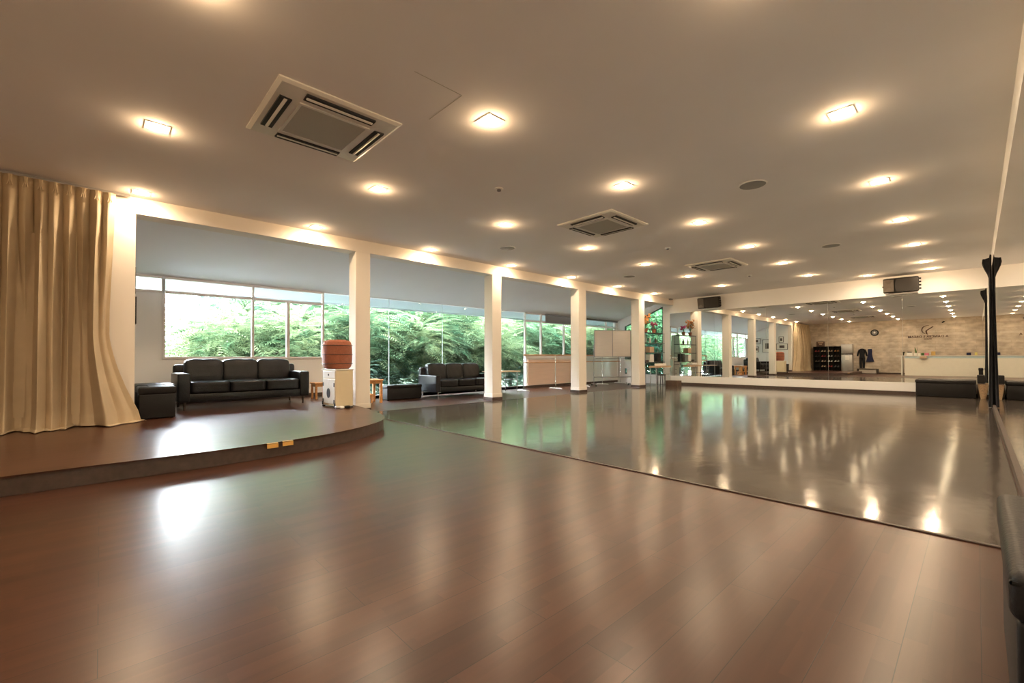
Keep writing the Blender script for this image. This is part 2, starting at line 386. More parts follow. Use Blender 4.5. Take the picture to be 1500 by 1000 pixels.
# hexagon window
e = bpy.data.objects.new('window_6', None); COL.objects.link(e); e.location = (-9.1, YW, .35); e['kind'] = 'structure'
bm = bmesh.new()
zt = lambda x: 2.30 + (x+10.0)/1.71*.69
box(bm, -10.0, -9.96, YW+.02, YW+.1, .35, 2.32); box(bm, -8.33, -8.29, YW+.02, YW+.1, .35, 2.97); box(bm, -10, -8.29, YW+.02, YW+.1, .35, .39)
prism(bm, [(-10.0, 2.27), (-8.29, 2.95), (-8.29, 2.99), (-10.0, 2.31)], 'Y', YW+.02, YW+.1)
obj('window_frame', bm, 'lattice', e)
bm = bmesh.new(); R = .155; rr = random.Random(3)
j = 0; z = .42
while z < 3.0:
    x = -9.95 + (R*.87 if j % 2 else 0)
    while x < -8.3:
        if z < zt(x)-.02:
            r0 = R*rr.uniform(.62, .97); pts = []
            for k in range(6):
                a = PI/6 + k*PI/3; pts.append((x+r0*math.cos(a), z+r0*math.sin(a)))
            ok = all(-9.98 < p[0] < -8.3 and p[1] < zt(p[0]) and p[1] > .36 for p in pts)
            if ok:
                for k in range(6):
                    p, q = pts[k], pts[(k+1) % 6]; tube(bm, [(p[0], YW+.06, p[1]), (q[0], YW+.06, q[1])], .013, n=4)
                for k in range(3):   # short ties to the neighbours
                    a = k*PI/3 + PI/6; p = (x+r0*math.cos(a), z+r0*math.sin(a)); q = (x+R*1.05*math.cos(a), z+R*1.05*math.sin(a))
                    if q[1] < zt(q[0]) and -9.98 < q[0] < -8.3: tube(bm, [(p[0], YW+.06, p[1]), (q[0], YW+.06, q[1])], .012, n=4)
        x += R*1.74
    z += R*1.5; j += 1
obj('hexagon_lattice', bm, 'lattice', e)
bm = bmesh.new(); prism(bm, [(-9.97, .38), (-8.31, .38), (-8.31, 2.96), (-9.97, 2.29)], 'Y', YW+.075, YW+.085); obj('window_pane', bm, 'teal', e)

# pillars
pil = [(3.433, 3.715, 'with the lantern cabinet leaning on it'), (6.763, 7.05, 'nearest the end of the smaller black sofa'), (10.05, 10.40, 'in front of the ballet barre'), (13.33, 13.70, 'between whiteboard and plant shelf')]
for a, b, l in pil:
    t = thing('pillar', 'square white pillar ' + l, 'pillar', (XP-.15, (a+b)/2, 0), 'white pillars along the window side')
    t['kind'] = 'structure'
    obj('shaft', B(XP-.30, XP, a, b, .0, 2.992, bev=.006), 'wall', t)
    obj('skirting', B(XP-.315, XP+.018, a-.018, b+.018, 0, .075, bev=.006), 'base', t)
    obj('plinth', B(XP-.31, XP+.012, a-.012, b+.012, .075, .16, bev=.008), 'wall', t)

# low white wall strip below the mirror (projects a little)
struct('trim_mirror_ledge', B(-8.0, XR-.001, YW-.03, YW, .085, .325, bev=.003), 'wallw')
# ------------------------------------------------------------------ mirrors
pan = [-8.0, -6.35, -4.69, -3.03, -1.37, XR-.004]
names = ['beside the plant shelf', 'below the speaker near the beam', 'second from the one by the plant shelf on the middle of the wall', 'showing the shoe rack and water dispenser', 'behind the long black bench']
ML = ['tall mirror panel on far wall, the one beside the plant shelf', 'tall mirror panel on far wall under the smaller looking speaker',
      'mirror panel at the middle of the far wall between both speakers', 'mirror panel on far wall reflecting water dispenser and hanging clothes', 'mirror panel on far wall behind the long black bench']
for i in range(5):
    o = obj('wall_mirror', B(pan[i]+.002, pan[i+1]-.002, YW-.014, YW-.002, .325, 2.69, bev=.0015, seg=1), 'mirror')
    tag(o, ML[i], 'mirror', 'mirror panels on the far wall')
o = obj('wall_mirror', B(XR, XR+.010, -.9, 12.85, .07, 2.80, bev=.001, seg=1), 'mirror')
tag(o, 'long floor-to-near-ceiling mirror covering the side wall past the leather stool', 'mirror')

# ------------------------------------------------------------------ stage and mat
pts = [(-4.86, YB), (-4.86, .4), (-4.87, .9), (-4.93, 1.4), (-5.03, 1.85), (-5.17, 2.2), (-5.36, 2.52), (-5.60, 2.80), (-5.88, 3.0), (-6.2, 3.13), (-6.6, 3.22), (-7.1, 3.32), (-7.7, 3.38), (-8.22, 3.405), (-8.25, 3.75), (-10.34, 3.85), (-10.34, YB)]
def smooth_poly(p, n=3):
    out = []
    k = len(p)
    for i in range(k-1):
        if 1 <= i <= 10:
            p0, p1, p2, p3 = [Vector(p[j]) for j in (i-1, i, i+1, i+2)]
            for s in range(n):
                t = s/n
                out.append(tuple(.5*((2*p1)+(p2-p0)*t+(2*p0-5*p1+4*p2-p3)*t*t+(3*p1-p0-3*p2+p3)*t**3)))
        else: out.append(p[i])
    out.append(p[-1]); return out
sp = smooth_poly(pts)
t = thing('stage_platform', 'low raised wooden stage with a curved front below the curtain', 'stage', (-6.3, .3, 0))
bm = bmesh.new(); prism(bm, sp, 'Z', ST-.012, ST); obj('stage_top', bm, 'stage_floor', t)
sp2 = [(x-.012 if i < len(sp)-2 else x, y-.012 if 0 < i < len(sp)-2 else y) for i, (x, y) in enumerate(sp)]
bm = bmesh.new(); prism(bm, sp2, 'Z', 0.001, ST-.012); obj('stage_riser', bm, 'base', t)
for i, (x, y) in enumerate([(-4.835, 1.27), (-4.865, 1.42)]):
    bm = bmesh.new(); a = math.atan2(-.09, .5)*.5
    box(bm, x-.035, x-.024, y-.05, y+.05, ST-.045, ST-.006); box(bm, x-.06, x-.024, y-.05, y+.05, ST+.0003, ST+.0015)
    tag(obj('tape_strip', bm, 'tape'), 'orange tape strip on the stage edge, ' + ['closer to the curtain', 'farther from the curtain'][i], 'tape', 'orange tape on the stage edge')

t = thing('dance_mat', 'large grey-brown glossy vinyl dance floor covering with dark front edge', 'mat', (-3.7, 9.6, 0))
obj('vinyl_sheet', B(-7.76, XR-.03, 3.44, YW-.06, 0.0005, .005), 'mat_floor', t)
obj('edge_strip', B(-7.0, XR-.03, 3.425, 3.452, 0.0005, .009, bev=.003), 'base', t)

# ------------------------------------------------------------------ downlights
def downlight(x, y, label, first=[None], power=6.6):
    if first[0] is None:
        t = thing('ceiling_downlight', label, 'ceiling light', (x, y, H), 'recessed square ceiling downlights')
        bm = bmesh.new(); s = .095; w = .018
        for a in ((-s, s, -s, -s+w), (-s, s, s-w, s), (-s, -s+w, -s+w, s-w), (s-w, s, -s+w, s-w)):
            box(bm, x+a[0], x+a[1], y+a[2], y+a[3], H-.004, H-.0003, bev=.001, seg=1)
        obj('trim_ring', bm, 'pvc', t)
        obj('diffuser', B(x-.070, x+.070, y-.070, y+.070, H-.006, H-.002), 'lamp', t)
        ld = bpy.data.lights.new('lamp', 'AREA'); ld.energy = power; ld.color = (1, .79, .57); ld.shape = 'SQUARE'; ld.size = .13; ld.spread = math.radians(165)
        lo = bpy.data.objects.new('lamp_light', ld); COL.objects.link(lo); lo.parent = t; lo.location = (0, 0, -.0075)
        ld = bpy.data.lights.new('glow', 'POINT'); ld.energy = 5; ld.color = (1, .66, .36); ld.shadow_soft_size = .012
        lo = bpy.data.objects.new('lamp_light', ld); COL.objects.link(lo); lo.parent = t; lo.location = (0, 0, -.028)
        first[0] = t; return t
    c = copy_tree(first[0]); c.location = (x, y, H); c['label'] = label
    return c
gx = {'A': -.814, 'B': -3.085, 'C': -5.338, 'D': -7.593}
rowname = {'A': 'row beside side mirror', 'B': 'row between side mirror and air conditioners', 'C': 'row window-side of air conditioners', 'D': 'row along white beam'}
ordn = ['first', 'second', 'third', 'fourth', 'fifth', 'sixth', 'seventh', 'eighth']
y0 = .38
for k in 'DCBA':
    ysl = [y0+2.25*i for i in range(-1, 7)]
    if k == 'D': ysl = ysl[1:]
    for i, y in enumerate(ysl):
        downlight(gx[k], y, 'square downlight in %s, %s from back wall' % (rowname[k], ordn[i]))
downlight(-2.0, 15.1, 'square warm downlight close to far wall above the mirror, left of the big speaker')
downlight(-.75, 15.07, 'square warm downlight close to far wall, right of the big speaker')

# ------------------------------------------------------------------ air conditioner cassettes
def cassette(x, y, lab):
    t = thing('ceiling_air_conditioner', lab, 'air conditioner', (x, y, H), 'cassette air conditioners in the ceiling')
    h = .53; bm = bmesh.new()
    # outer frame: sloped ring
    def ring(r, z): return [bm.verts.new((x+sx*r, y+sy*r, z)) for sx, sy in ((-1, -1), (1, -1), (1, 1), (-1, 1))]
    rs = [ring(h, H-.002), ring(h, H-.014), ring(h-.03, H-.030), ring(.30, H-.042), ring(.30, H-.010)]
    for a, b in zip(rs, rs[1:]):
        for j in range(4): bm.faces.new((a[j], a[(j+1) % 4], b[(j+1) % 4], b[j]))
    bm.faces.new(rs[0]); bm.faces.new(rs[-1])
    obj('panel', bm, 'acw', t)
    obj('intake_frame', BL([(x-.31, x+.31, y-.31, y-.285, H-.052, H-.03), (x-.31, x+.31, y+.285, y+.31, H-.052, H-.03), (x-.31, x-.285, y-.285, y+.285, H-.052, H-.03), (x+.285, x+.31, y-.285, y+.285, H-.052, H-.03)]), 'acw', t)
    obj('intake_grille', B(x-.285, x+.285, y-.285, y+.285, H-.048, H-.02, bev=.004), 'grille', t)
    for i in range(4):
        sy = 1 if i < 2 else -1
        bm1 = bmesh.new(); bm2 = bmesh.new()
        c = .415*(1 if i % 2 else -1)
        if i < 2:
            box(bm1, x-.30, x+.30, y+c-.048, y+c+.048, H-.047, H-.028); box(bm2, x-.29, x+.29, y+c-.012, y+c+.014, H-.054, H-.040, bev=.004, rot=Matrix.Rotation(.35*(1 if c > 0 else -1), 4, 'X'))
        else:
            box(bm1, x+c-.048, x+c+.048, y-.30, y+.30, H-.047, H-.028); box(bm2, x+c-.014, x+c+.012, y-.29, y+.29, H-.054, H-.040, bev=.004, rot=Matrix.Rotation(-.35*(1 if c > 0 else -1), 4, 'Y'))
        s = obj('air_slot', bm1, 'dark', t); obj('louvre', bm2, 'acw', s)
cassette(-4.215, 1.525, 'white ceiling cassette air conditioner, the largest looking, above the stage side')
cassette(-4.215, 6.03, 'white ceiling cassette air conditioner, the middle one of three')
cassette(-4.225, 10.66, 'white ceiling cassette air conditioner, the one closest to far mirrors')

def ceil_speaker(x, y, lab):
    t = thing('ceiling_speaker', lab, 'ceiling speaker', (x, y, H), 'round flush speakers in the ceiling')
    obj('rim', LA([(.165, H-.001), (.165, H-.008), (.15, H-.012), (.148, H-.002)], 32, (x, y, 0)), 'pvc', t, True)
    obj('speaker_grille', LA([(.149, H-.002), (.149, H-.010), (.08, H-.013), (.001, H-.014)], 32, (x, y, 0)), M['cspk'], t, True)
M['cspk'] = mat('grey_perforated', (.30, .30, .29), .6, .2, bump=.4, bscale=400)
ceil_speaker(-1.94, 6.06, 'round grey ceiling speaker nearest the side mirror wall')
ceil_speaker(-1.95, 10.50, 'round grey ceiling speaker between side mirror and farthest air conditioner')
ceil_speaker(-6.43, 5.93, 'round grey ceiling speaker near the beam above the smaller sofa')
ceil_speaker(-6.43, 10.42, 'round grey ceiling speaker near the beam above the ballet barre')
def detector(x, y, lab):
    t = thing('smoke_detector', lab, 'smoke detector', (x, y, H), 'small detectors in the ceiling')
    obj('base_plate', LA([(.055, H-.001), (.055, H-.012), (.048, H-.016), (.02, H-.016)], 20, (x, y, 0)), 'pvc', t, True)
    obj('sensor', LA([(.026, H-.016), (.028, H-.034), (.014, H-.040), (.001, H-.041)], 16, (x, y, 0)), 'greymet', t, True)
detector(-4.246, 3.77, 'small round ceiling detector between the two nearest air conditioners')
detector(-4.24, 8.30, 'small round ceiling detector between the two farther air conditioners')
detector(-4.16, 12.68, 'small round ceiling detector beyond the farthest air conditioner')
struct('trim_1', BL([(-3.45, -2.95+.0, 2.2, 2.204, H-.0015, H), (-2.95, -2.946, 1.75, 2.2, H-.0015, H)]), 'grille')

# ------------------------------------------------------------------ wall speakers
def pa_speaker(x0, x1, z0, z1, lab):
    y0, y1 = YW-.42, YW-.06
    t = thing('loudspeaker', lab, 'speaker', ((x0+x1)/2, YW, z0), 'black speakers mounted over the far mirrors')
    w = x1-x0; ck = x0+w*.34; h = z1-z0; zc = (z0+z1)/2
    bm = bmesh.new()
    prism(bm, [(x0, y0+.02), (x0+.02, y0), (x1-.02, y0+.01), (x1, y0+.05), (x1-.06, y1), (x0+.06, y1)], 'Z', z0, z1)
    bmesh.ops.bevel(bm, geom=bm.edges[:], offset=.015, segments=2, affect='EDGES')
    rot = Matrix.Translation((0, (y0+y1)/2, zc)) @ Matrix.Rotation(math.radians(9), 4, 'X') @ Matrix.Translation((0, -(y0+y1)/2, -zc))
    def o(n, b, m, p=t, s=False):
        bmesh.ops.transform(b, matrix=rot, verts=b.verts); return obj(n, b, m, p, s)
    o('cabinet', bm, 'black')
    bm = bmesh.new()   # horn flare
    cx = x0+w*.17
    def rect(hx, hz, y): return [bm.verts.new((cx+sx*hx, y, zc+sz*hz)) for sx, sz in ((-1, -1), (1, -1), (1, 1), (-1, 1))]
    rs = [rect(w*.145, h*.42, y0-.012), rect(w*.135, h*.39, y0-.014), rect(w*.04, h*.14, y0-.0005)]
    for a, b in zip(rs, rs[1:]):
        for j in range(4): bm.faces.new((a[j], a[(j+1) % 4], b[(j+1) % 4], b[j]))
    bm.faces.new(rs[-1])
    o('horn', bm, 'horn')
    bm = bmesh.new(); pts = []
    for k in range(9):
        a = PI/2 + PI*k/8; pts.append((ck+.06+.055*math.cos(a), zc+(h*.44)*math.sin(a)))
    pts += [(x1-.03, zc-h*.44), (x1-.012, zc-h*.3), (x1-.012, zc+h*.3), (x1-.03, zc+h*.44)]
    prism(bm, pts, 'Y', y0-.028, y0+.02); o('front_grille', bm, 'grill')
    for k in range(4):
        zz = zc+h*(-.33+.22*k); bm = bmesh.new(); tube(bm, [(x1-.01, y0+.10, zz), (x1+.035, y0+.10, zz)], .022, n=12); o('knob', bm, 'black', t, True)
    bm = bmesh.new(); tube(bm, [(x0+.01, y0+.14, zc-.02), (x0-.025, y0+.14, zc-.02)], .02, n=12); o('knob', bm, 'black', t, True)
    obj('bracket', BL([(x0+w*.05, x1-w*.06, y0+.1, YW-.0, z0-.045, z0-.030), (x0+w*.4, x0+w*.6, YW-.03, YW, z0-.045, z1)]), 'pvc', t)
pa_speaker(-1.72, -1.0, 2.745, 3.13, 'black loudspeaker with horn mounted above mirror over the long bench')
pa_speaker(-6.77, -6.03, 2.755, 3.13, 'black loudspeaker mounted above the mirrors near the beam end')
t = thing('security_camera', 'small grey dome camera at the beam end under ceiling', 'camera', (-7.98, 15.55, 3.1))
obj('camera_mount', B(-8.10, -7.78, 15.45, 15.62, 3.17, H-.001, bev=.01), 'greymet', t)
obj('camera_body', T([(-7.97, 15.52, 3.17), (-7.97, 15.52, 3.09), (-7.97, 15.42, 3.05)], .055, n=16), 'pvc', t, True)
obj('lens', T([(-7.97, 15.425, 3.052), (-7.96, 15.38, 3.042)], .032, n=16), 'black', t, True)

# ------------------------------------------------------------------ curtain
def curtain():
    t = thing('curtain', 'long beige pleated curtain hanging beside the stage and pooling on it', 'curtain', (XP+.12, -1.5, ST))
    obj('curtain_track', B(XP+.05, XP+.085, YB+.02, .28, H-.035, H-.001, bev=.004), 'chrome', t)
    bm = bmesh.new(); NY, NZ = 620, 48
    ytop0, ytop1 = YB+.05, .135
    rr = random.Random(11); grid = []
    nf = 26
    for j in range(NZ+1):
        v = j/NZ; row = []           # v=0 top
        for i in range(NY+1):
            u = i/NY
            y = ytop0 + (ytop1-ytop0)*u
            # pleat phase: evenly pinched at top, merging into broad folds lower down
            ph = u*nf*2*PI
            pin = max(0, 1-v/.16)
            a1 = (.026+.070*min(1, v*3))
            broad = math.sin(u*7.3*2*PI+1.3+.9*math.sin(v*2))*(.13*min(1, v*1.6)) + .07*math.sin(u*12.7*2*PI+2.2*v)*min(1, v*2)
            sharp = (abs(math.sin(ph/2))**(.55 if v < .2 else 1.0)*2-1)
            x = XP+.13 + a1*sharp*(1-.35*v) + broad
            # pooled hem
            if v > .93:
                k = (v-.93)/.07; x += .13*k*(1+.5*math.sin(u*17+1)) + .03*math.sin(u*60)*k
            # leading edge swings out and wraps
            e = max(0, (u-.90)/.10)
            y -= e*.05*min(1, v*2)
            if v > .60: y += e*((v-.60)/.40)**1.5*.38; 
            x += e*(.02*math.sin(v*9)); 
            if v > .6: x -= e*((v-.6)/.4)**1.4*.10
            y += .018*math.sin(ph)*min(1, v*4)*(1-v*.5)
            z = (H-.045) + (ST+.012-(H-.045))*min(1, v/.985)
            if v > .955: z = ST+.012+.035*abs(math.sin(u*23+3*v))*(1-(v-.955)/.045) 
            z += 0
            x = max(x, XP+.035)
            row.append(bm.verts.new((x, y, z)))
        grid.append(row)
    for j in range(NZ):
        for i in range(NY): bm.faces.new((grid[j][i], grid[j][i+1], grid[j+1][i+1], grid[j+1][i]))
    o = obj('drape', bm, 'cloth', t, True)
    for p in o.data.polygons: p.use_smooth = True
    s = o.modifiers.new('s', 'SOLIDIFY'); s.thickness = .004
    # pinched header tufts
    for k in range(nf):
        y = ytop0 + (ytop1-ytop0)*(k+.5)/nf
        bm = bmesh.new()
        for d in (-.014, 0, .014): tube(bm, [(XP+.155, y+d*.6, H-.05), (XP+.165, y+d*.5, H-.11), (XP+.185, y+d*1.6, H-.18)], .012, n=8, r2=.004)
        obj('pleat', bm, 'cloth', t, True)
curtain()

# ------------------------------------------------------------------ sofas
def sofa(lab, y0, y1, xf, xb, zf, seat, armt, backt, leg, chrome, aw, zleg, grp='black leather sofas by the windows'):
    t = thing('sofa', lab, 'sofa', ((xf+xb)/2, (y0+y1)/2, zf), grp)
    fb = zf+zleg
    obj('frame', B(xb, xf-.02, y0+aw*.5, y1-aw*.5, fb, fb+(seat-fb)*.42, bev=.02), 'leather', t, True)
    for a, b in ((y0, y0+aw), (y1-aw, y1)):
        bm = bmesh.new(); box(bm, xb+.02, xf, a, b, fb, armt, bev=.03, seg=4); obj('armrest', bm, 'leather', t, True)
    bm = bmesh.new(); box(bm, xb, xb+.14, y0+.02, y1-.02, fb+.05, backt-.10, bev=.05, seg=4); obj('back_frame', bm, 'leather', t, True)
    n = 3; w = (y1-y0-2*aw)/n
    for i in range(n):
        a = y0+aw+i*w
        bm = bmesh.new(); puff(bm, xb+.12, xf+.01, a-.004, a+w+.004, fb+(seat-fb)*.40, seat+.012, e=.22, wr=.006, seed=i); obj('seat_cushion', bm, 'leather', t, True)
        bm = bmesh.new(); puff(bm, xb+.09, xb+.33, a-.012, a+w+.012, seat-.04, backt, e=.38, wr=.035, lean=-.14, seed=10+i); obj('back_cushion', bm, 'leather', t, True)
    for x in (xf-.07, xb+.08):
        for y in (y0+.10, y1-.10):
            if chrome:
                bm = bmesh.new(); tube(bm, [(x, y, fb+.005), (x+.005, y, fb-.02), (x+.018, y, zf)], .022, n=10, r2=.010); box(bm, x-.05, x+.06, y-.05, y+.05, fb-.004, fb+.008, bev=.002, seg=1)
                obj('leg', bm, 'chrome', t, True)
            else:
                bm = bmesh.new(); tube(bm, [(x, y, fb+.01), (x, y, zf)], .024, n=8, r2=.016); obj('leg', bm, 'dwood', t, True)
    return t
sofa('larger three-seat black leather sofa on the stage below the window', .91, 2.95, -8.85, -9.80, ST, .615, .765, 1.005, 0, False, .17, .14)
sofa('three-seat black leather sofa with chrome legs against the full-height glass', 6.07, 8.06, -9.20, -10.08, 0, .455, .575, .875, 0, True, .15, .15)

def ottoman(lab, x0, x1, y0, y1, z0, z1, lid=.10, grp=None, m='leather2', tuft=None):
    t = thing('storage_ottoman', lab, 'ottoman', ((x0+x1)/2, (y0+y1)/2, z0), grp)
    bm = bmesh.new(); box(bm, x0+.012, x1-.012, y0+.012, y1-.012, z0+.012, z1-lid+.004, bev=.012, seg=3); obj('body', bm, m, t, True)
    bm = bmesh.new(); box(bm, x0, x1, y0, y1, z1-lid, z1, bev=.028, seg=4)
    obj('lid', bm, m, t, True)
    bm = bmesh.new(); e = .006
    for zz in (z1-.028,):
        p = [(x0+e, y0+e, zz), (x1-e, y0+e, zz), (x1-e, y1-e, zz), (x0+e, y1-e, zz), (x0+e, y0+e, zz)]
        tube(bm, p, .0055, n=6, cap=False)
    obj('piping', bm, m, t, True)
    bm = bmesh.new()
    for x in (x0+.05, x1-.05):
        for y in (y0+.05, y1-.05): tube(bm, [(x, y, z0), (x, y, z0+.015)], .02, n=8)
    obj('foot', bm, 'black', t)
    if tuft:
        for x, y in tuft: obj('button', LA([(.016, -.002), (.014, .004), (.004, .007)], 10, (x, y, z1-.001)), m, t, True)
    return t
ottoman('square black leather ottoman on stage at the edge of curtain wall', -8.46, -8.0, .385, .815, ST, .61, .11, 'square ottomans on the stage', tuft=[(-8.33, .5), (-8.13, .5), (-8.33, .7), (-8.13, .7)])
ottoman('black leather ottoman behind the front one, next to the larger sofa arm', -9.25, -8.52, .385, .86, ST, .615, .11, 'square ottomans on the stage')
ottoman('low black storage bench between wooden table and chrome-legged sofa', -10.0, -9.58, 4.95, 5.91, 0, .36, .08)
ottoman('long black leather bench against far mirror under the big speaker', -1.10, -.01, 15.30, 15.74, 0, .43, .09)
ottoman('black leather stool cut off by the photo edge beside the side mirror', .045, .205, 1.55, 2.44, 0, .50, .12)

# ------------------------------------------------------------------ cabinet and woven drum
t = thing('bedside_cabinet', 'cream lacquered cabinet with black metal fittings standing against the pillar', 'cabinet', (-7.79, 3.07, ST))
cx0, cx1, cy0, cy1 = -8.09, -7.49, 2.915, 3.225
obj('body', B(cx0, cx1, cy0+.012, cy1, ST+.035, .80, bev=.004), 'cream', t)
obj('top', B(cx0-.012, cx1+.012, cy0-.008, cy1+.01, .80, .822, bev=.004), 'lacq', t)
d = obj('drawer', B(cx0+.025, cx1-.025, cy0, cy0+.014, .66, .785, bev=.003), 'lacq', t)
obj('handle', T([((cx0+cx1)/2, cy0+.002, .72), ((cx0+cx1)/2, cy0-.012, .72)], .02, n=14, r2=.010), 'blackmet', d, True)
for s in (0, 1):
    a = cx0+.025 + s*.275; b = a+.272
    d = obj('door', B(a, b, cy0, cy0+.014, ST+.07, .645, bev=.003), 'lacq', t)
bm = bmesh.new()
for k in range(16): pass
prism(bm, [((cx0+cx1)/2 + .075*math.cos(q*PI/12), .40+.085*math.sin(q*PI/12)) for q in range(24)], 'Y', cy0-.006, cy0); obj('lock_plate', bm, 'blackmet', t)
for zz in (.26, .55):
    for x in (cx0+.03, cx1-.07): obj('hinge', B(x, x+.04, cy0-.005, cy0, zz-.035, zz+.035, bev=.004), 'blackmet', t)
for x in (cx0+.006, cx1-.036):
    for y in (cy0+.006, cy1-.036):
        obj('leg', B(x, x+.03, y, y+.03, ST, ST+.04), 'lacq', t)
        obj('corner_fitting', B(x-.004, x+.034, y-.004, y+.034, ST+.0, ST+.022), 'blackmet', t)
obj('corner_fitting', BL([(cx0-.003, cx0+.05, cy0-.004, cy0+.001, ST+.03, ST+.09), (cx1-.05, cx1+.003, cy0-.004, cy0+.001, ST+.03, ST+.09)]), 'blackmet', t)
t = thing('rattan_lantern', 'rust-red woven drum-shaped lantern standing on cream cabinet', 'lantern', (-7.80, 3.07, .822))
prof = []
for k in range(25):
    a = -PI/2 + PI*k/24; cc, ss = math.cos(a), math.sin(a)
    r = .155+.095*(abs(cc)**.6); z = .25+.25*(abs(ss)**.62)*(1 if ss > 0 else -1); prof.append((r if 0 < k < 24 else .14, z))
bm = bmesh.new(); lathe(bm, prof, 40, (-7.80, 3.07, .824)); obj('body', bm, 'woven', t, True)
bm = bmesh.new()
for zz in (.09, .25, .41): 
    c = [(-7.80+.254*math.cos(q*PI/20), 3.07+.254*math.sin(q*PI/20), .824+zz) for q in range(41)]
    tube(bm, c, .006, n=6, cap=False)
obj('band', bm, 'dwood', t, True)
obj('rim', LA([(.145, .498), (.15, .505), (.14, .512), (.1, .510)], 32, (-7.80, 3.07, .824)), 'woven', t, True)
for i, (x, y, c, lab) in enumerate([(-7.40, 2.99, 'pvc', 'small white object lying on stage beside cream cabinet'), (-7.40, 3.09, 'black', 'small black object lying on stage beside cream cabinet, nearer the pillar'), (-7.43, 2.93, 'steel', 'small silver object on stage in front of cabinet corner')]):
    bm = bmesh.new(); puff(bm, x-.035, x+.035, y-.04, y+.04, ST, ST+.05, e=.6, n=4, seed=i); tag(obj('small_item', bm, c, None, True), lab, 'object')

# ------------------------------------------------------------------ little wooden furniture
def wtable(name, lab, cat, x0, x1, y0, y1, z0, z1, m='wood', leg=.04, shelf=None, grp=None):
    t = thing(name, lab, cat, ((x0+x1)/2, (y0+y1)/2, z0), grp)
    obj('top', B(x0, x1, y0, y1, z1-.03, z1, bev=.006), m, t)
    for x in (x0+.02, x1-.02-leg):
        for y in (y0+.02, y1-.02-leg): obj('leg', B(x, x+leg, y, y+leg, z0, z1-.03, bev=.003), m, t)
    obj('apron', BL([(x0+.04, x1-.04, y0+.03, y0+.05, z1-.09, z1-.03), (x0+.04, x1-.04, y1-.05, y1-.03, z1-.09, z1-.03), (x1-.05, x1-.03, y0+.04, y1-.04, z1-.09, z1-.03)]), m, t)
    if shelf: obj('shelf', B(x0+.03, x1-.03, y0+.03, y1-.03, z0+shelf, z0+shelf+.02), m, t)
    return t
wtable('side_table', 'honey-coloured wooden table by the glass next to low black bench', 'table', -9.70, -9.25, 3.95, 4.70, 0, .53, leg=.055)
wtable('wooden_stool', 'very low wooden stool tucked beneath honey-coloured table', 'stool', -9.62, -9.36, 4.05, 4.52, 0, .20)
wtable('wooden_stool', 'small wooden stool on the stage by the window wall behind cabinet', 'stool', -9.78, -9.46, 3.26, 3.58, ST, .50)

# folding table by the glass near pillar
t = thing('folding_table', 'pale-topped folding table with thin metal legs before the glass', 'table', (-9.6, 9.2, 0))
obj('top', B(-9.95, -9.30, 8.15, 9.10, .60, .63, bev=.006), 'lwood', t)
for y in (8.25, 9.02):
    obj('leg', T([(-9.36, y, .60), (-9.36, y, .0)], .012), 'greymet', t, True); obj('leg', T([(-9.88, y, .60), (-9.88, y, .0)], .012), 'greymet', t, True)
obj('brace', TL([[(-9.62, 8.3, .58), (-9.62, 8.7, .42), (-9.36, 9.02, .36)], [(-9.36, 9.02, .36), (-9.88, 9.02, .36)]], .009), 'greymet', t, True)

# wood panel in front of the low wall
struct('trim_2', B(XW+.0, XW+.035, 10.45, 13.5, .09, .95, bev=.004), 'panel')
struct('trim_3', B(XW+.0, XW+.05, 10.32, YW-.02, .98, 1.06, bev=.006), 'wallw')
# ballet barres
def barre(lab, x, y0, y1):
    t = thing('ballet_barre', lab, 'ballet barre', (x, (y0+y1)/2, 0), 'portable ballet barres by the windows')
    obj('upper_rail', T([(x, y0-.0, 1.10), (x, y1+.0, 1.10)], .019, n=12), 'oak', t, True)
    obj('lower_rail', T([(x, y0, .87), (x, y1, .87)], .017, n=12), 'oak', t, True)
    for y in (y0, (y0+y1)/2, y1):
        obj('post', T([(x, y, .03), (x, y, 1.07), (x, y+(.03 if y == y0 else -.03 if y == y1 else 0), 1.10)], .014, n=10), 'chrome', t, True)
        obj('foot', T([(x-.26, y, .02), (x-.22, y, .035), (x+.22, y, .035), (x+.26, y, .02)], .018, n=10), 'pvc', t, True)
barre('wood-railed portable ballet barre in front of the pale wood panel', -9.35, 9.27, 12.2)
barre('portable ballet barre partly behind mobile whiteboard', -9.62, 12.5, 14.9)
# roller blinds
t = thing('roller_blind', 'short dark grey roller blind over window above the pale wood panel', 'blind', (XW+.08, 12.2, 2.53), 'roller blinds on the far windows')
obj('blind_fabric', B(XW+.065, XW+.070, 11.28, 13.45, 2.26, 2.52), 'blind', t); obj('blind_tube', T([(XW+.08, 11.26, 2.515), (XW+.08, 13.47, 2.515)], .028, n=14), 'blind', t, True); obj('bottom_bar', T([(XW+.068, 11.28, 2.255), (XW+.068, 13.45, 2.255)], .011), 'greymet', t, True)
t = thing('roller_blind', 'fully rolled-up dark blind above the window behind the whiteboard', 'blind', (XW+.08, 14.6, 2.53), 'roller blinds on the far windows')
obj('blind_tube', T([(XW+.08, 13.65, 2.51), (XW+.08, 15.72, 2.51)], .03, n=14), 'blind', t, True); obj('bottom_bar', T([(XW+.08, 13.66, 2.475), (XW+.08, 15.7, 2.475)], .011), 'greymet', t, True)

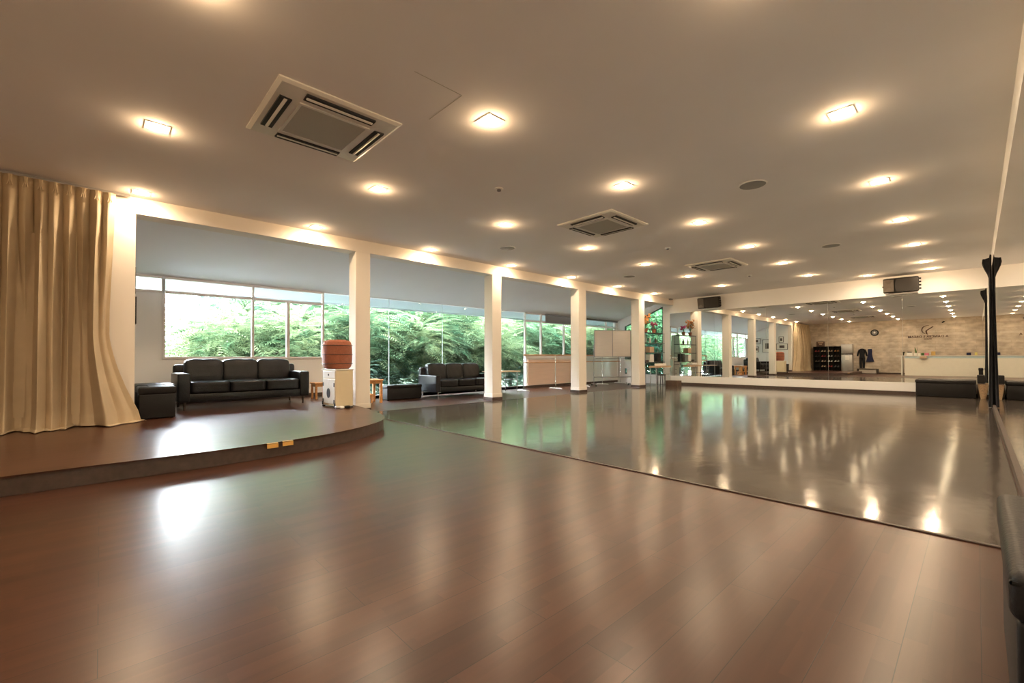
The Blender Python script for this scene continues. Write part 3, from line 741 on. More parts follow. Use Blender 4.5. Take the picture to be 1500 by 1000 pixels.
# ------------------------------------------------------------------ mobile board
def board():
    a = Vector((-9.38, 12.90, 0)); b = Vector((-8.55, 13.90, 0)); d = (b-a).normalized(); n = Vector((-d.y, d.x, 0))*-1
    ang = math.atan2(d.y, d.x); L = (b-a).length
    t = thing('mobile_whiteboard', 'grey two-panel mobile board on a thin wheeled metal stand', 'whiteboard', (a.x, a.y, 0), rz=ang)
    W = Matrix.Translation(a) @ Matrix.Rotation(ang, 4, 'Z')
    def o(nm, bm, m, s=False):
        bmesh.ops.transform(bm, matrix=W, verts=bm.verts); return obj(nm, bm, m, t, s)
    h = L/2
    o('board_panel', B(.0, h-.008, -.012, .012, 1.06, 1.98, bev=.003), 'board'); o('board_panel', B(h+.008, L, -.012, .012, 1.06, 1.98, bev=.003), 'board')
    o('board_frame', BL([(-.02, 0, -.015, .015, 1.04, 2.0), (L, L+.02, -.015, .015, 1.04, 2.0), (-.02, L+.02, -.015, .015, 1.98, 2.0), (-.02, L+.02, -.015, .015, 1.04, 1.06), (h-.008, h+.008, -.015, .015, 1.06, 1.98)]), 'greymet')
    o('pen_tray', B(.02, L-.02, -.09, -.015, .99, 1.01, bev=.003), 'greymet')
    for x in (-.035, L+.035): o('post', T([(x, 0, .06), (x, 0, 1.5)], .013, n=10), 'greymet', True)
    o('post', T([(L*.68, 0, .32), (L*.68, 0, 1.04)], .010, n=8), 'greymet', True)
    o('crossbar', T([(-.035, 0, .32), (L+.035, 0, .32)], .014), 'greymet', True)
    for x in (-.035, L+.035):
        o('foot', T([(x, -.32, .075), (x, .32, .075)], .018), 'chrome', True)
        for y in (-.31, .31): o('caster', T([(x-.012, y, .03), (x+.012, y, .03)], .03, n=14), 'black', True)
board()
# white drawers with printer near the hexagon window
t = thing('drawer_unit', 'white desk pedestal with drawers and black handles beside the whiteboard', 'drawers', (-8.62, 14.45, 0))
obj('body', B(-8.85, -8.45, 14.15, 14.75, .06, .62, bev=.006), 'pvc', t)
for k in range(3):
    d = obj('drawer', B(-8.452, -8.436, 14.17, 14.73, .08+.18*k, .245+.18*k, bev=.003), 'pvc', t); obj('handle', B(-8.436, -8.424, 14.38, 14.52, .17+.18*k, .185+.18*k), 'black', d)
for x in (-8.82, -8.49):
    for y in (14.19, 14.71): obj('caster', LA([(.02, 0), (.026, .02), (.026, .04), (.01, .06)], 10, (x, y, 0)), 'black', t, True)
t = thing('printer', 'white office printer standing on the white drawers', 'printer', (-8.62, 14.45, .62))
obj('body', B(-8.95, -8.43, 14.1, 14.70, .621, .90, bev=.02), 'pvc', t); obj('paper_slot', B(-8.432, -8.424, 14.18, 14.62, .72, .735), 'dark', t); obj('scanner_lid', B(-8.94, -8.44, 14.11, 14.69, .90, .945, bev=.012), 'lacq', t)

# ------------------------------------------------------------------ plant shelf beside last pillar
SX0, SX1, SY0, SY1 = -8.16, -7.88, 13.80, 15.15
t = thing('display_shelf', 'tall open shelf of dark boards between last pillar and far wall', 'shelf', (-8.02, 14.47, 0))
for z in (.86, 1.20, 1.54, 1.90): obj('shelf_board', B(SX0, SX1, SY0, SY1 if z < 1.8 else 15.0, z-.022, z, bev=.003), 'dwood', t)
for x in (SX0+.015, SX1-.015):
    for y in (SY0+.015, SY1-.015): obj('post', T([(x, y, 0), (x, y, 1.9)], .010, n=8), 'greymet', t, True)
t = thing('side_table', 'light wood table with bent chrome legs in front of the plant shelf', 'table', (-7.72, 14.5, 0))
obj('top', B(-7.86, -7.58, 13.95, 15.05, .66, .72, bev=.005), 'lwood', t)
for y in (14.0, 15.0):
    obj('leg', T([(-7.84, y, .66), (-7.82, y+.03, .35), (-7.84, y, 0)], .013), 'chrome', t, True); obj('leg', T([(-7.60, y, .66), (-7.62, y+.03, .35), (-7.60, y, 0)], .013), 'chrome', t, True)
obj('crossbar', TL([[(-7.60, 14.0, .42), (-7.60, 15.0, .42)]], .01), 'chrome', t, True)
t = thing('chair', 'black metal chair frame with mesh seat half hidden by last pillar', 'chair', (-7.5, 14.2, 0))
obj('seat', B(-7.56, -7.36, 13.98, 14.22, .40, .43, bev=.01), 'blackmet', t)
for x in (-7.54, -7.38):
    for y in (14.0, 14.2): obj('leg', T([(x, y, .41), (x+(.02 if x > -7.45 else -.02), y, 0)], .011), 'blackmet', t, True)
# flowers and pots
def bouquet(lab, x, y, z, col, n, r, h, pot, name='potted_flowers'):
    t = thing(name, lab, 'plant', (x, y, z), 'plants on top of the shelf')
    obj('pot', LA([(.055, 0), (.075, .13), (.08, .14), (.07, .14), (.06, .12)], 16, (x, y, z)), pot, t, True)
    rr = random.Random(n); bm = bmesh.new(); bs = bmesh.new(); bl = bmesh.new()
    for k in range(n):
        a = rr.uniform(0, 6.28); q = r*math.sqrt(rr.random()); zz = z+.14+h*rr.uniform(.35, 1)
        p = Vector((x+q*math.cos(a), y+q*math.sin(a), zz)); tube(bs, [(x, y, z+.12), (x+.4*q*math.cos(a), y+.4*q*math.sin(a), z+.14+h*.3), p], .003, n=4)
        for m_ in range(6):
            b = rr.uniform(0, 6.28); c = p+Vector((math.cos(b)*.028, math.sin(b)*.028, rr.uniform(-.03, .03)))
            bmesh.ops.create_icosphere(bm, subdivisions=1, radius=rr.uniform(.014, .026), matrix=Matrix.Translation(c))
        pl = p - Vector((0, 0, h*.3)); d = Vector((math.cos(a+1), math.sin(a+1), .3))
        s = d.cross(Vector((0, 0, 1))).normalized()*.015
        vs = [bl.verts.new(v) for v in (pl, pl+d*.05+s, pl+d*.12, pl+d*.05-s)]; bl.faces.new(vs)
    obj('blossoms', bm, col, t); obj('stems', bs, 'plant', t); obj('leaves', bl, 'plant', t)
bouquet('tall pot of dried orange flowers on top of the shelf beside last pillar', -8.02, 14.05, 1.90, 'orange', 26, .17, .50, 'pot')
bouquet('smaller pot with magenta flowers on top of the shelf', -8.02, 14.62, 1.90, 'magenta', 12, .11, .26, 'pot')
def bottle(lab, x, y, z, m, h=.2, r=.03):
    t = thing('bottle', lab, 'bottle', (x, y, z), 'bottles on the display shelf')
    obj('body', LA([(r, 0), (r, h*.6), (r*.4, h*.8), (r*.4, h*.95)], 14, (x, y, z)), m, t, True); obj('cap', LA([(r*.45, h*.95), (r*.45, h)], 10, (x, y, z)), 'black', t, True)
bottle('clear bottle on the upper middle board of the plant shelf, near the pillar', -8.0, 14.0, 1.54, 'cglass', .24, .035)
bottle('white bottle on the upper middle board, centre of the plant shelf', -8.0, 14.3, 1.54, 'pvc', .22, .035)
bottle('dark bottle on the upper middle board, toward the far wall', -8.0, 14.7, 1.54, 'dwood', .2, .04)
bottle('black bottle on the lower middle board of plant shelf', -7.95, 14.75, .86, 'black', .28, .03)
for i, (y, z, w, h, m, lab) in enumerate([(14.3, 1.20, .3, .2, 'lwood', 'pale wooden box on the third board of plant shelf'), (14.3, .86, .26, .27, 'paper', 'white paper stack in holder on lowest board of plant shelf'), (13.98, .86, .22, .07, 'dwood', 'low dark tray on lowest board of plant shelf'), (14.85, .86, .2, .3, 'black', 'black file case on lowest board near the far wall')]):
    tag(obj('storage_box', B(-8.12, -7.92, y-w/2, y+w/2, z, z+h, bev=.006), m), lab, 'box')
tag(obj('crate', B(-7.60, -7.15, 14.62, 14.95, 0.005, .20, bev=.008), 'box'), 'dark brown box on the floor at the foot of the mirrors', 'box')
tag(obj('storage_box', B(-7.83, -7.62, 14.3, 14.75, .725, .80, bev=.01), 'paper'), 'flat white paper pile on the light wood table', 'paper')

# ------------------------------------------------------------------ corner by side mirror: black drape, wicker bin
bm = bmesh.new(); NZ = 40; n = 40; rings = []
for j in range(NZ+1):
    v = j/NZ; z = 3.0*(1-v)+.02
    row = []
    for i in range(n):
        a = 2*PI*i/n
        w = .020+.022*v**2+.006*math.sin(3*a+4*v); dy = .07+.05*v
        x = .198+w*math.cos(a); y = 12.80+dy*math.sin(a)
        if v < .24:
            k = (1-v/.24); k2 = math.sin(min(1, (v/.06))*PI/2)*(k**1.0)
            if math.cos(a) < -.5: x += math.cos(a)*.09*math.sin(PI*min(1, v/.14)**.6) if v < .14 else 0
        x = min(x, XR-.0005); row.append(bm.verts.new((x, y+.02*math.sin(5*a+6*v), z - (.10*max(0, -math.cos(a)) if v < .02 else 0))))
    rings.append(row)
for a, b in zip(rings, rings[1:]):
    for i in range(n): bm.faces.new((a[i], a[(i+1) % n], b[(i+1) % n], b[i]))
bm.faces.new(rings[0]); bm.faces.new(rings[-1][::-1])
tag(obj('black_drape', bm, 'blackcloth', None, True), 'narrow black cloth drape hanging from ceiling where the mirrors meet', 'drape')
t = thing('waste_basket', 'small tapered wicker basket on the floor beside long black bench', 'basket', (.10, 15.3, 0))
obj('basket_body', LA([(.045, 0.0), (.07, .15), (.095, .34), (.10, .345), (.088, .34), (.06, .14), (.035, .01)], 20, (.10, 15.35, 0)), 'wicker', t, True)
tag(obj('black_case', B(.0, .13, 15.60, 15.76, .36, .56, bev=.01), 'black'), 'small black box behind the wicker basket', 'box')
tag(obj('side_stool', B(-.0, .14, 15.58, 15.77, 0.0, .36, bev=.01), 'dwood'), 'narrow dark stand carrying small black box at the far corner', 'stand')

# ------------------------------------------------------------------ back of the room (seen in the far mirrors)
t = thing('reception_counter', 'long cream reception counter with overhanging top and pale glass band', 'counter', (-1.4, -1.2, 0))
obj('front_panel', B(-2.75, XR+.0, -.97, -.93, 0.0, .95, bev=.004), 'counter', t)
obj('glass_band', B(-2.75, XR, -.965, -.925, .95, 1.055, bev=.003), 'cglass', t)
obj('countertop', B(-3.12, XR+.005, -1.5, -.90, 1.06, 1.095, bev=.005), 'lacq', t)
obj('side_leg', B(-2.90, -2.84, -1.48, -.93, 0, 1.06, bev=.004), 'lacq', t)
obj('back_panel', B(-2.75, XR, -1.48, -1.45, 0, 1.06), 'counter', t)
def citem(lab, x, w, h, m, cat, y=-1.1, name='counter_item', z=1.096):
    return tag(obj(name, B(x-w/2, x+w/2, y-.08, y+.08, z, z+h, bev=.008), m), lab, cat)
citem('white printed box at the free end of the reception counter', -2.55, .24, .16, 'paper', 'box', name='paper_box')
citem('black card tray resting on the white printed box', -2.55, .18, .045, 'black', 'tray', name='card_tray', z=1.258)
citem('small cream gift box on the counter next to white printed box', -2.31, .12, .13, 'lacq', 'box', name='gift_box')
citem('second small cream gift box on reception counter', -2.16, .11, .13, 'lacq', 'box', name='gift_box', y=-1.0)
citem('dark green pouch on the reception counter', -2.02, .11, .14, 'plant', 'pouch', name='pouch')
citem('pink leaflet holder on reception counter', -1.86, .17, .14, 'pink', 'leaflet holder', name='leaflet_holder')
citem('golden framed keepsake on reception counter', -1.60, .16, .22, 'gold', 'ornament', name='keepsake')
citem('small dark-framed photo on the counter near the mirrored side wall', -.28, .16, .14, 'navy', 'photo frame', name='photo_frame', y=-1.0)
citem('yellow box on the counter near the mirrored side wall', -.02, .10, .15, 'yellow', 'box', name='yellow_box', y=-1.0)
citem('peach sign card fixed to front of the reception counter', -1.98, .28, .12, 'lwood', 'sign', y=-.842, name='counter_sign', z=.935).location.y = 0
t = thing('lamp_stand', 'black cone-shaped holder at the free end of the counter', 'holder', (-2.80, -1.1, 1.096))
obj('body', LA([(.02, 0), (.025, .10), (.06, .21), (.05, .21)], 12, (-2.80, -1.1, 1.096)), 'black', t, True)
t = thing('potted_plant', 'upright green snake plant on the reception counter', 'plant', (-2.30, -1.3, 1.096))
obj('pot', LA([(.045, 0), (.06, .11), (.05, .11)], 14, (-2.30, -1.3, 1.096)), 'pvc', t, True)
bm = bmesh.new(); rr = random.Random(5)
for k in range(9):
    a = rr.uniform(0, 6.28); tilt = rr.uniform(.02, .12); hgt = rr.uniform(.22, .42); p = Vector((-2.30, -1.3, 1.2)); d = Vector((math.cos(a)*tilt, math.sin(a)*tilt, hgt)); s = Vector((-math.sin(a), math.cos(a), 0))*.018
    vs = [bm.verts.new(q) for q in (p-s*.7, p+s*.7, p+d*.6+s, p+d, p+d*.6-s)]; bm.faces.new(vs)
obj('leaves', bm, 'plant', t)
# logo on the back wall
t = thing('wall_sign', 'dark studio logo with ring and lettering on textured back wall', 'sign', (-1.9, YB, 2.3))
def ang_ring(bm, cx, cz, r, w, a0, a1, y0, y1, n=40):
    pr = None
    for k in range(n+1):
        a = a0+(a1-a0)*k/n; ww = w*(.35+.65*math.sin(PI*k/n)); q = []
        for rr_ in (r-ww/2, r+ww/2):
            for y in (y0, y1): q.append(bm.verts.new((cx+rr_*math.cos(a), y, cz+rr_*math.sin(a))))
        if pr:
            for a_, b_ in ((0, 1), (1, 3), (3, 2), (2, 0)): bm.faces.new((pr[a_], pr[b_], q[b_], q[a_]))
        pr = q
    return bm
bm = bmesh.new(); ang_ring(bm, -1.92, 2.58, .245, .05, math.radians(75), math.radians(245), YB+.005, YB+.03)
obj('ring', bm, 'sign', t)
bm = bmesh.new()
prism(bm, [(-1.67, 2.77), (-1.70, 2.72), (-1.95, 2.52), (-1.93, 2.36), (-1.90, 2.30), (-1.98, 2.34), (-2.02, 2.50), (-1.99, 2.56), (-1.72, 2.77)], 'Y', YB+.005, YB+.03)
obj('dancer_mark', bm, 'sign', t)
def text(nm, s, size, x, z, y, m, parent, ext=.008, rz=PI, rx=PI/2, spacing=1.1):
    c = bpy.data.curves.new(nm, 'FONT'); c.body = s; c.size = size; c.extrude = ext; c.offset = .003; c.align_x = 'CENTER'; c.align_y = 'CENTER'; c.space_character = spacing
    c.materials.append(M[m]); o = bpy.data.objects.new(nm, c); COL.objects.link(o); o.rotation_euler = (rx, 0, rz)
    bpy.context.view_layer.update()
    me = bpy.data.meshes.new_from_object(o.evaluated_get(bpy.context.evaluated_depsgraph_get())); bpy.data.objects.remove(o)
    me.transform(Matrix.Translation((x, y, z)) @ Matrix.Rotation(rz, 4, 'Z') @ Matrix.Rotation(rx, 4, 'X'))
    me.transform(Matrix.Translation(parent.location).inverted())
    if not me.materials: me.materials.append(M[m])
    o = bpy.data.objects.new(nm, me); COL.objects.link(o); o.parent = parent
    return o
text('lettering', "A DANCER'S DREAM", .17, -1.92, 2.19, YB+.012, 'sign', t)
text('lettering', "STUDIO", .085, -1.92, 2.05, YB+.012, 'sign', t)
# clock
t = thing('wall_clock', 'round dark wall clock on the textured back wall', 'clock', (-4.29, YB, 2.52))
def disc(bm, x, z, r, y0, y1, n=32): prism(bm, [(x+r*math.cos(2*PI*k/n), z+r*math.sin(2*PI*k/n)) for k in range(n)], 'Y', y0, y1)
bm = bmesh.new(); disc(bm, -4.29, 2.52, .20, YB+.002, YB+.04); obj('rim', bm, 'black', t)
bm = bmesh.new(); disc(bm, -4.29, 2.52, .14, YB+.04, YB+.044); obj('dial', bm, 'greymet', t)
bm = bmesh.new(); disc(bm, -4.29, 2.52, .05, YB+.044, YB+.047); obj('hub', bm, 'paper', t)
obj('hands', BL([(-4.297, -4.283, YB+.045, YB+.050, 2.52, 2.62), (-4.37, -4.29, YB+.045, YB+.050, 2.514, 2.526)]), 'paper', t)
t = thing('security_camera', 'small camera high on the textured back wall', 'camera', (-1.24, YB, 3.0))
obj('camera_mount', T([(-1.24, YB, 3.05), (-1.24, YB+.10, 3.03)], .02), 'pvc', t, True); obj('camera_body', T([(-1.24, YB+.08, 3.02), (-1.30, YB+.20, 2.96)], .035, n=12), 'black', t, True)
# shoe rack
RX0, RX1, RY0, RY1 = -7.40, -5.98, -3.06, -2.70
t = thing('shoe_rack', 'black open cubby rack filled with shoes and bags beside curtain', 'rack', (-6.7, -2.88, 0))
obj('back_panel', B(RX0, RX1, RY0, RY0+.015, .0, 1.72), 'black', t)
for k in range(5): obj('upright', B(RX0+(RX1-RX0-.02)*k/4, RX0+(RX1-RX0-.02)*k/4+.02, RY0+.015, RY1, 0, 1.72), 'black', t)
for k in range(6): obj('shelf_board', B(RX0+.0, RX1, RY0+.015, RY1-.002, [.04, .38, .71, 1.04, 1.37, 1.70][k], [.06, .40, .73, 1.06, 1.39, 1.72][k]), 'black', t)
def shoe(lab, x, z, m, y=-2.86, rz=0):
    bm = bmesh.new(); rows = []
    for (yy, w, h) in ((-.13, .025, .07), (-.10, .036, .11), (-.04, .036, .10), (.03, .040, .065), (.09, .046, .05), (.13, .030, .03)):
        rows.append([bm.verts.new((x+w*math.cos(a), y+yy, z+.002+max(0, math.sin(a))*h)) for a in [k*PI/6 for k in range(7)]])
    for a, b in zip(rows, rows[1:]):
        for i in range(6): bm.faces.new((a[i], a[i+1], b[i+1], b[i]))
        bm.faces.new((a[0], b[0], b[6], a[6]))
    bm.faces.new(rows[0]); bm.faces.new(rows[-1][::-1])
    tag(obj('shoe', bm, m, None, True), lab, 'shoe', 'shoes in the cubby rack')
cw = (RX1-RX0-.02)/4
cols = ['outer column by dispenser', 'inner column by dispenser', 'inner column by curtain', 'outer column by curtain']
rowsn = ['bottom', 'second', 'third', 'fourth', 'top']
zs = [.06, .40, .73, 1.06, 1.39]
content = {(0, 4): 'orange', (1, 4): 'beige', (2, 4): 'beige', (3, 4): 'red', (3, 3): 'blackmet', (2, 3): 'red', (1, 3): 'paper', (0, 3): 'box', (0, 2): 'paper', (1, 2): 'paper', (2, 2): 'beige', (3, 2): 'box', (1, 1): 'red', (2, 1): 'lwood', (3, 0): 'lwood', (2, 0): 'pink', (1, 0): 'paper', (0, 1): 'greymet'}
cn = dict(orange='orange', beige='beige', red='red', blackmet='black', paper='white', box='brown', lwood='tan', pink='pink', greymet='grey')
for (c, r), m in content.items():
    x = RX1-.02-cw*(c+.5)+.02
    for s, q in ((-.075, 'toward curtain'), (.075, 'toward dispenser')):
        shoe('%s shoe, %s shelf, %s, %s' % (cn[m], rowsn[r], cols[c], q), x+s, zs[r], m)
t = thing('framed_notice', 'dark framed notice board standing on top of the shoe rack', 'sign', (-7.05, -2.85, 1.72))
obj('board', B(-7.25, -6.80, -2.88, -2.86, 1.72, 2.05, bev=.004), 'sign', t)
obj('notice_lines', BL([(-7.18, -6.87, -2.86, -2.857, 1.965, 1.995), (-7.13, -6.92, -2.86, -2.857, 1.90, 1.925), (-7.10, -6.95, -2.86, -2.857, 1.84, 1.865)]), 'beige', t)
# water dispenser
t = thing('water_dispenser', 'tall silver water dispenser between shoe rack and hanging clothes', 'water dispenser', (-5.58, -2.8, 0))
dx0, dx1 = -5.90, -5.32
obj('lower_body', B(dx0, dx1, -3.04, -2.60, .04, 1.18, bev=.03, seg=4), 'steel', t, True)
obj('upper_body', B(dx0, dx1, -3.04, -2.62, 1.24, 1.84, bev=.03, seg=4), 'steel', t, True)
obj('tap_recess', B(dx0+.02, dx1-.02, -3.0, -2.66, 1.17, 1.25), 'dark', t)
for x in (-5.72, -5.5): obj('tap', T([(x, -2.66, 1.24), (x, -2.61, 1.22), (x, -2.60, 1.18)], .014), 'chrome', t, True)
obj('notice_paper', B(-5.68, -5.48, -2.599, -2.596, .85, 1.12), 'paper', t)
obj('base_tray', B(dx0-.02, dx1+.02, -3.04, -2.58, 0, .04), 'gold', t)
# clothes
def garment(name, lab, x, prof, m, y=YB+.06, z0=0, hooks=True):
    t = thing(name, lab, 'clothes', (x, y, z0), 'clothes hanging on the back wall')
    def half(side): return [(x+side*a, z) for a, z in prof]
    bm = bmesh.new(); rows = []
    for a, z, th in [(p[0], p[1], .045) for p in prof]:
        rows.append([bm.verts.new((x+a*math.cos(q), y+th*math.sin(q)*(1+.25*math.sin(5*q)), z)) for q in [2*PI*k/20 for k in range(20)]])
    for a, b in zip(rows, rows[1:]):
        for i in range(20): bm.faces.new((a[i], a[(i+1) % 20], b[(i+1) % 20], b[i]))
    bm.faces.new(rows[0]); bm.faces.new(rows[-1][::-1]); obj('fabric', bm, m, t, True)
    zt_ = prof[0][1]
    obj('hanger', TL([[(x-.10, y, zt_-.01), (x, y, zt_+.05), (x+.10, y, zt_-.01)], [(x, y, zt_+.05), (x, y, zt_+.12), (x+.02, y, zt_+.15), (x, YB+.005, zt_+.14)]], .005, n=6), 'pvc', t)
    return t
t = garment('jumpsuit', 'black long-legged jumpsuit hanging on the back wall', -4.90, [(.07, 1.55), (.14, 1.50), (.15, 1.3), (.12, 1.15), (.15, .95)], 'blackcloth')
for s in (-1, 1):
    obj('trouser_leg', T([(-4.90+s*.07, YB+.06, .97), (-4.90+s*.08, YB+.06, .6), (-4.90+s*.07, YB+.06, .34)], .075, n=12, r2=.055), 'blackcloth', t, True)
    obj('sleeve', T([(-4.90+s*.12, YB+.06, 1.49), (-4.90+s*.20, YB+.06, 1.30), (-4.90+s*.23, YB+.06, 1.08)], .05, n=10, r2=.035), 'blackcloth', t, True)
garment('dress', 'navy sleeveless flared dress hanging next to the black jumpsuit', -4.52, [(.10, 1.52), (.11, 1.40), (.10, 1.25), (.12, 1.05), (.17, .85), (.21, .73)], 'navy')
t = thing('low_bench', 'low grey bench against the back wall below the hanging clothes', 'bench', (-4.6, -2.85, 0))
obj('seat', B(-5.12, -4.10, -3.03, -2.62, .27, .31, bev=.005), 'dwood', t); obj('box_body', B(-5.02, -4.2, -3.0, -2.68, .03, .27, bev=.006), 'board', t)
for x in (-5.11, -4.15):
    for y in (-3.02, -2.67): obj('leg', B(x, x+.04, y, y+.04, 0, .27), 'dwood', t)
# pictures on the annex end wall
def picture(lab, x0, x1, z0, z1):
    t = thing('framed_picture', lab, 'picture', ((x0+x1)/2, .335, z0), 'framed pictures on the lounge end wall')
    y0, y1 = .337, .365; f = .022
    obj('frame', BL([(x0, x1, y0, y1, z0, z0+f), (x0, x1, y0, y1, z1-f, z1), (x0, x0+f, y0, y1, z0+f, z1-f), (x1-f, x1, y0, y1, z0+f, z1-f)]), 'black', t)
    obj('mount', B(x0+f, x1-f, y0, y0+.010, z0+f, z1-f), 'paper', t)
    w, h = x1-x0, z1-z0
    obj('print', B(x0+w*.28, x1-w*.28, y0+.010, y0+.012, z0+h*.28, z1-h*.28), 'ink', t)
picture('wide framed print on lounge end wall, upper one near the windows', -10.12, -9.63, 1.90, 2.26)
picture('small upright framed print beneath the wide one near the windows', -10.0, -9.72, 1.36, 1.72)
picture('large upright framed print at the middle of the lounge end wall', -9.51, -8.90, 1.34, 2.16)
picture('small framed print on lounge end wall, upper one nearest the curtain side', -8.57, -8.30, 1.95, 2.33)
picture('wide framed print on lounge end wall, lower one nearest the curtain side', -8.72, -8.08, 1.50, 1.88)

# ------------------------------------------------------------------ outdoors
bm = bmesh.new()   # hillside: falls away from the building then rises
N1, N2 = 40, 40; g = []
for i in range(N1+1):
    row = []
    for j in range(N2+1):
        x = 8 - 90*(i/N1)**1.15; y = -40+100*j/N2; d = XW-x
        z = -2.6 - .6*math.sin(max(0, d)*.3) + max(0, d-16)*.11*(1.0 if y > 2 else max(.25, 1-(2-y)*.05)) + .4*math.sin(x*.9+y*.5)*(1 if d > 3 else 0)
        row.append(bm.verts.new((x, y, z)))
    g.append(row)
for i in range(N1):
    for j in range(N2): bm.faces.new((g[i][j], g[i][j+1], g[i+1][j+1], g[i+1][j]))
struct('ground_outside', bm, 'ground', None, True)
struct('wall_sky_blocker', B(-8.05, -7.92, YW+.155, YW+2.4, -2, 3.3), 'eave')  # added fin, blocks sky light coming sideways into the hexagon window
struct('floor_daylight_bounce', B(XW-1.7, XW-.14, -1, YW+2.4, -.16, -.06), 'eave')  # added pale slab that bounces daylight up onto the annex ceiling
struct('ceiling_eave_and_sky_blocker', BL([(XW-1.85, XW-.1, -1, YW+2.5, 2.54, 2.62), (XW-1.88, XW-1.82, -1, YW+2.5, 2.50, 2.72), (XW-1.8, .4, YW+.16, YW+2.4, 3.30, 3.38), (XW-1.8, .4, YW+2.36, YW+2.44, 3.22, 3.45)]), 'eave')  # eave along the windows; the far-end roof is added to block sky light

def frond_mesh(name, L=.75, n=11, w=.14, lw=.040, droop=.5, seed=0, two=True):
    """one compound leaf: verts list & faces, along +X, drooping to -Z"""
    V = []; F = []
    rr = random.Random(seed)
    for k in range(1, n+1):
        s = k/n; x = L*s; z = -droop*L*s*s*.8; prof = math.sin(PI*min(1, .15+s*.85))**.6
        for sd in (-1, 1):
            l = w*prof*rr.uniform(.85, 1.1) + .02; a = .55
            dx = math.cos(a)*l*.6; dy = sd*l; dz = -.25*l+rr.uniform(-.01, .01)
            i = len(V)
            V += [(x, 0, z), (x+dx*.45-lw*.5, dy*.5, z+dz*.3), (x+dx, dy, z+dz), (x+dx*.45+lw*.5, dy*.5, z+dz*.3)]
            F.append((i, i+1, i+2, i+3))
    i = len(V)
    return V, F
def crown(name, mt, rx, ry, rz, nb, nf, seed, L=.75, flat=False):
    rr = random.Random(seed); V = []; F = []
    fr = [frond_mesh('f', L=L*rr.uniform(.75, 1.15), droop=rr.uniform(.35, .8), seed=s) for s in range(6)]
    blobs = []
    for b in range(nb):
        a = rr.uniform(0, 6.28); e = rr.uniform(-.5, 1); q = rr.uniform(.35, .8)
        blobs.append((Vector((rx*q*math.cos(a), ry*q*math.sin(a), rz*.75*e)), rr.uniform(.30, .48)*min(rx, ry)))
    for k in range(nf):
        c, br = blobs[k % nb]
        az = rr.uniform(0, 6.28); el = math.asin(rr.uniform(-.55, 1))
        d = Vector((math.cos(az)*math.cos(el), math.sin(az)*math.cos(el), math.sin(el)))
        p = c + d*br*rr.uniform(.45, 1.0)
        yaw = az+rr.uniform(-.5, .5); pit = el*.5+rr.uniform(-.2, .3)
        R_ = Matrix.Rotation(yaw, 4, 'Z') @ Matrix.Rotation(-pit, 4, 'Y') @ Matrix.Rotation(rr.uniform(-.5, .5), 4, 'X')
        W = Matrix.Translation(p) @ R_
        v, f = fr[rr.randrange(6)]; o = len(V)
        V += [tuple(W @ Vector(q)) for q in v]; F += [tuple(i+o for i in q) for q in f]
    me = bpy.data.meshes.new(name); me.from_pydata(V, [], F); me.materials.append(M[mt]); return me
crA = crown('crown', 'leafA', 2.2, 2.2, 1.9, 26, 2300, 1)
crB = crown('crown', 'leafB', 2.3, 2.3, 2.1, 26, 2300, 2)
crC = crown('crown', 'leafC', 2.4, 2.4, 2.2, 24, 1300, 3, L=.85)
crD = crown('crown', 'leafD', 2.2, 2.2, 1.6, 24, 1300, 4, L=.6)
def trunk_mesh():
    bm = bmesh.new(); tube(bm, [(0, 0, -4.0), (.08, .03, -2), (0, .1, -.6), (.1, .05, .9)], .13, n=8, r2=.05)
    for a in range(5):
        q = a*1.26; tube(bm, [(0, .08, -.9+.15*a), (math.cos(q)*.7, math.sin(q)*.7, .1+.1*a), (math.cos(q)*1.3, math.sin(q)*1.3, .5+.1*a)], .05, n=6, r2=.015)
    me = bpy.data.meshes.new('trunk'); bmesh.ops.recalc_face_normals(bm, faces=bm.faces[:]); bm.to_mesh(me); bm.free(); me.materials.append(M['bark']); return me
tk = trunk_mesh()
def tree(lab, x, y, z, cm, s=1, rz=0, grp='trees outside the windows'):
    t = bpy.data.objects.new('tree', None); COL.objects.link(t); t.location = (x, y, z); t.rotation_euler = (0, 0, rz); t.scale = (s, s, s)
    tag(t, lab, 'tree', grp)
    o = bpy.data.objects.new('crown', cm); COL.objects.link(o); o.parent = t; o['kind'] = 'thing'
    o = bpy.data.objects.new('trunk', tk); COL.objects.link(o); o.parent = t
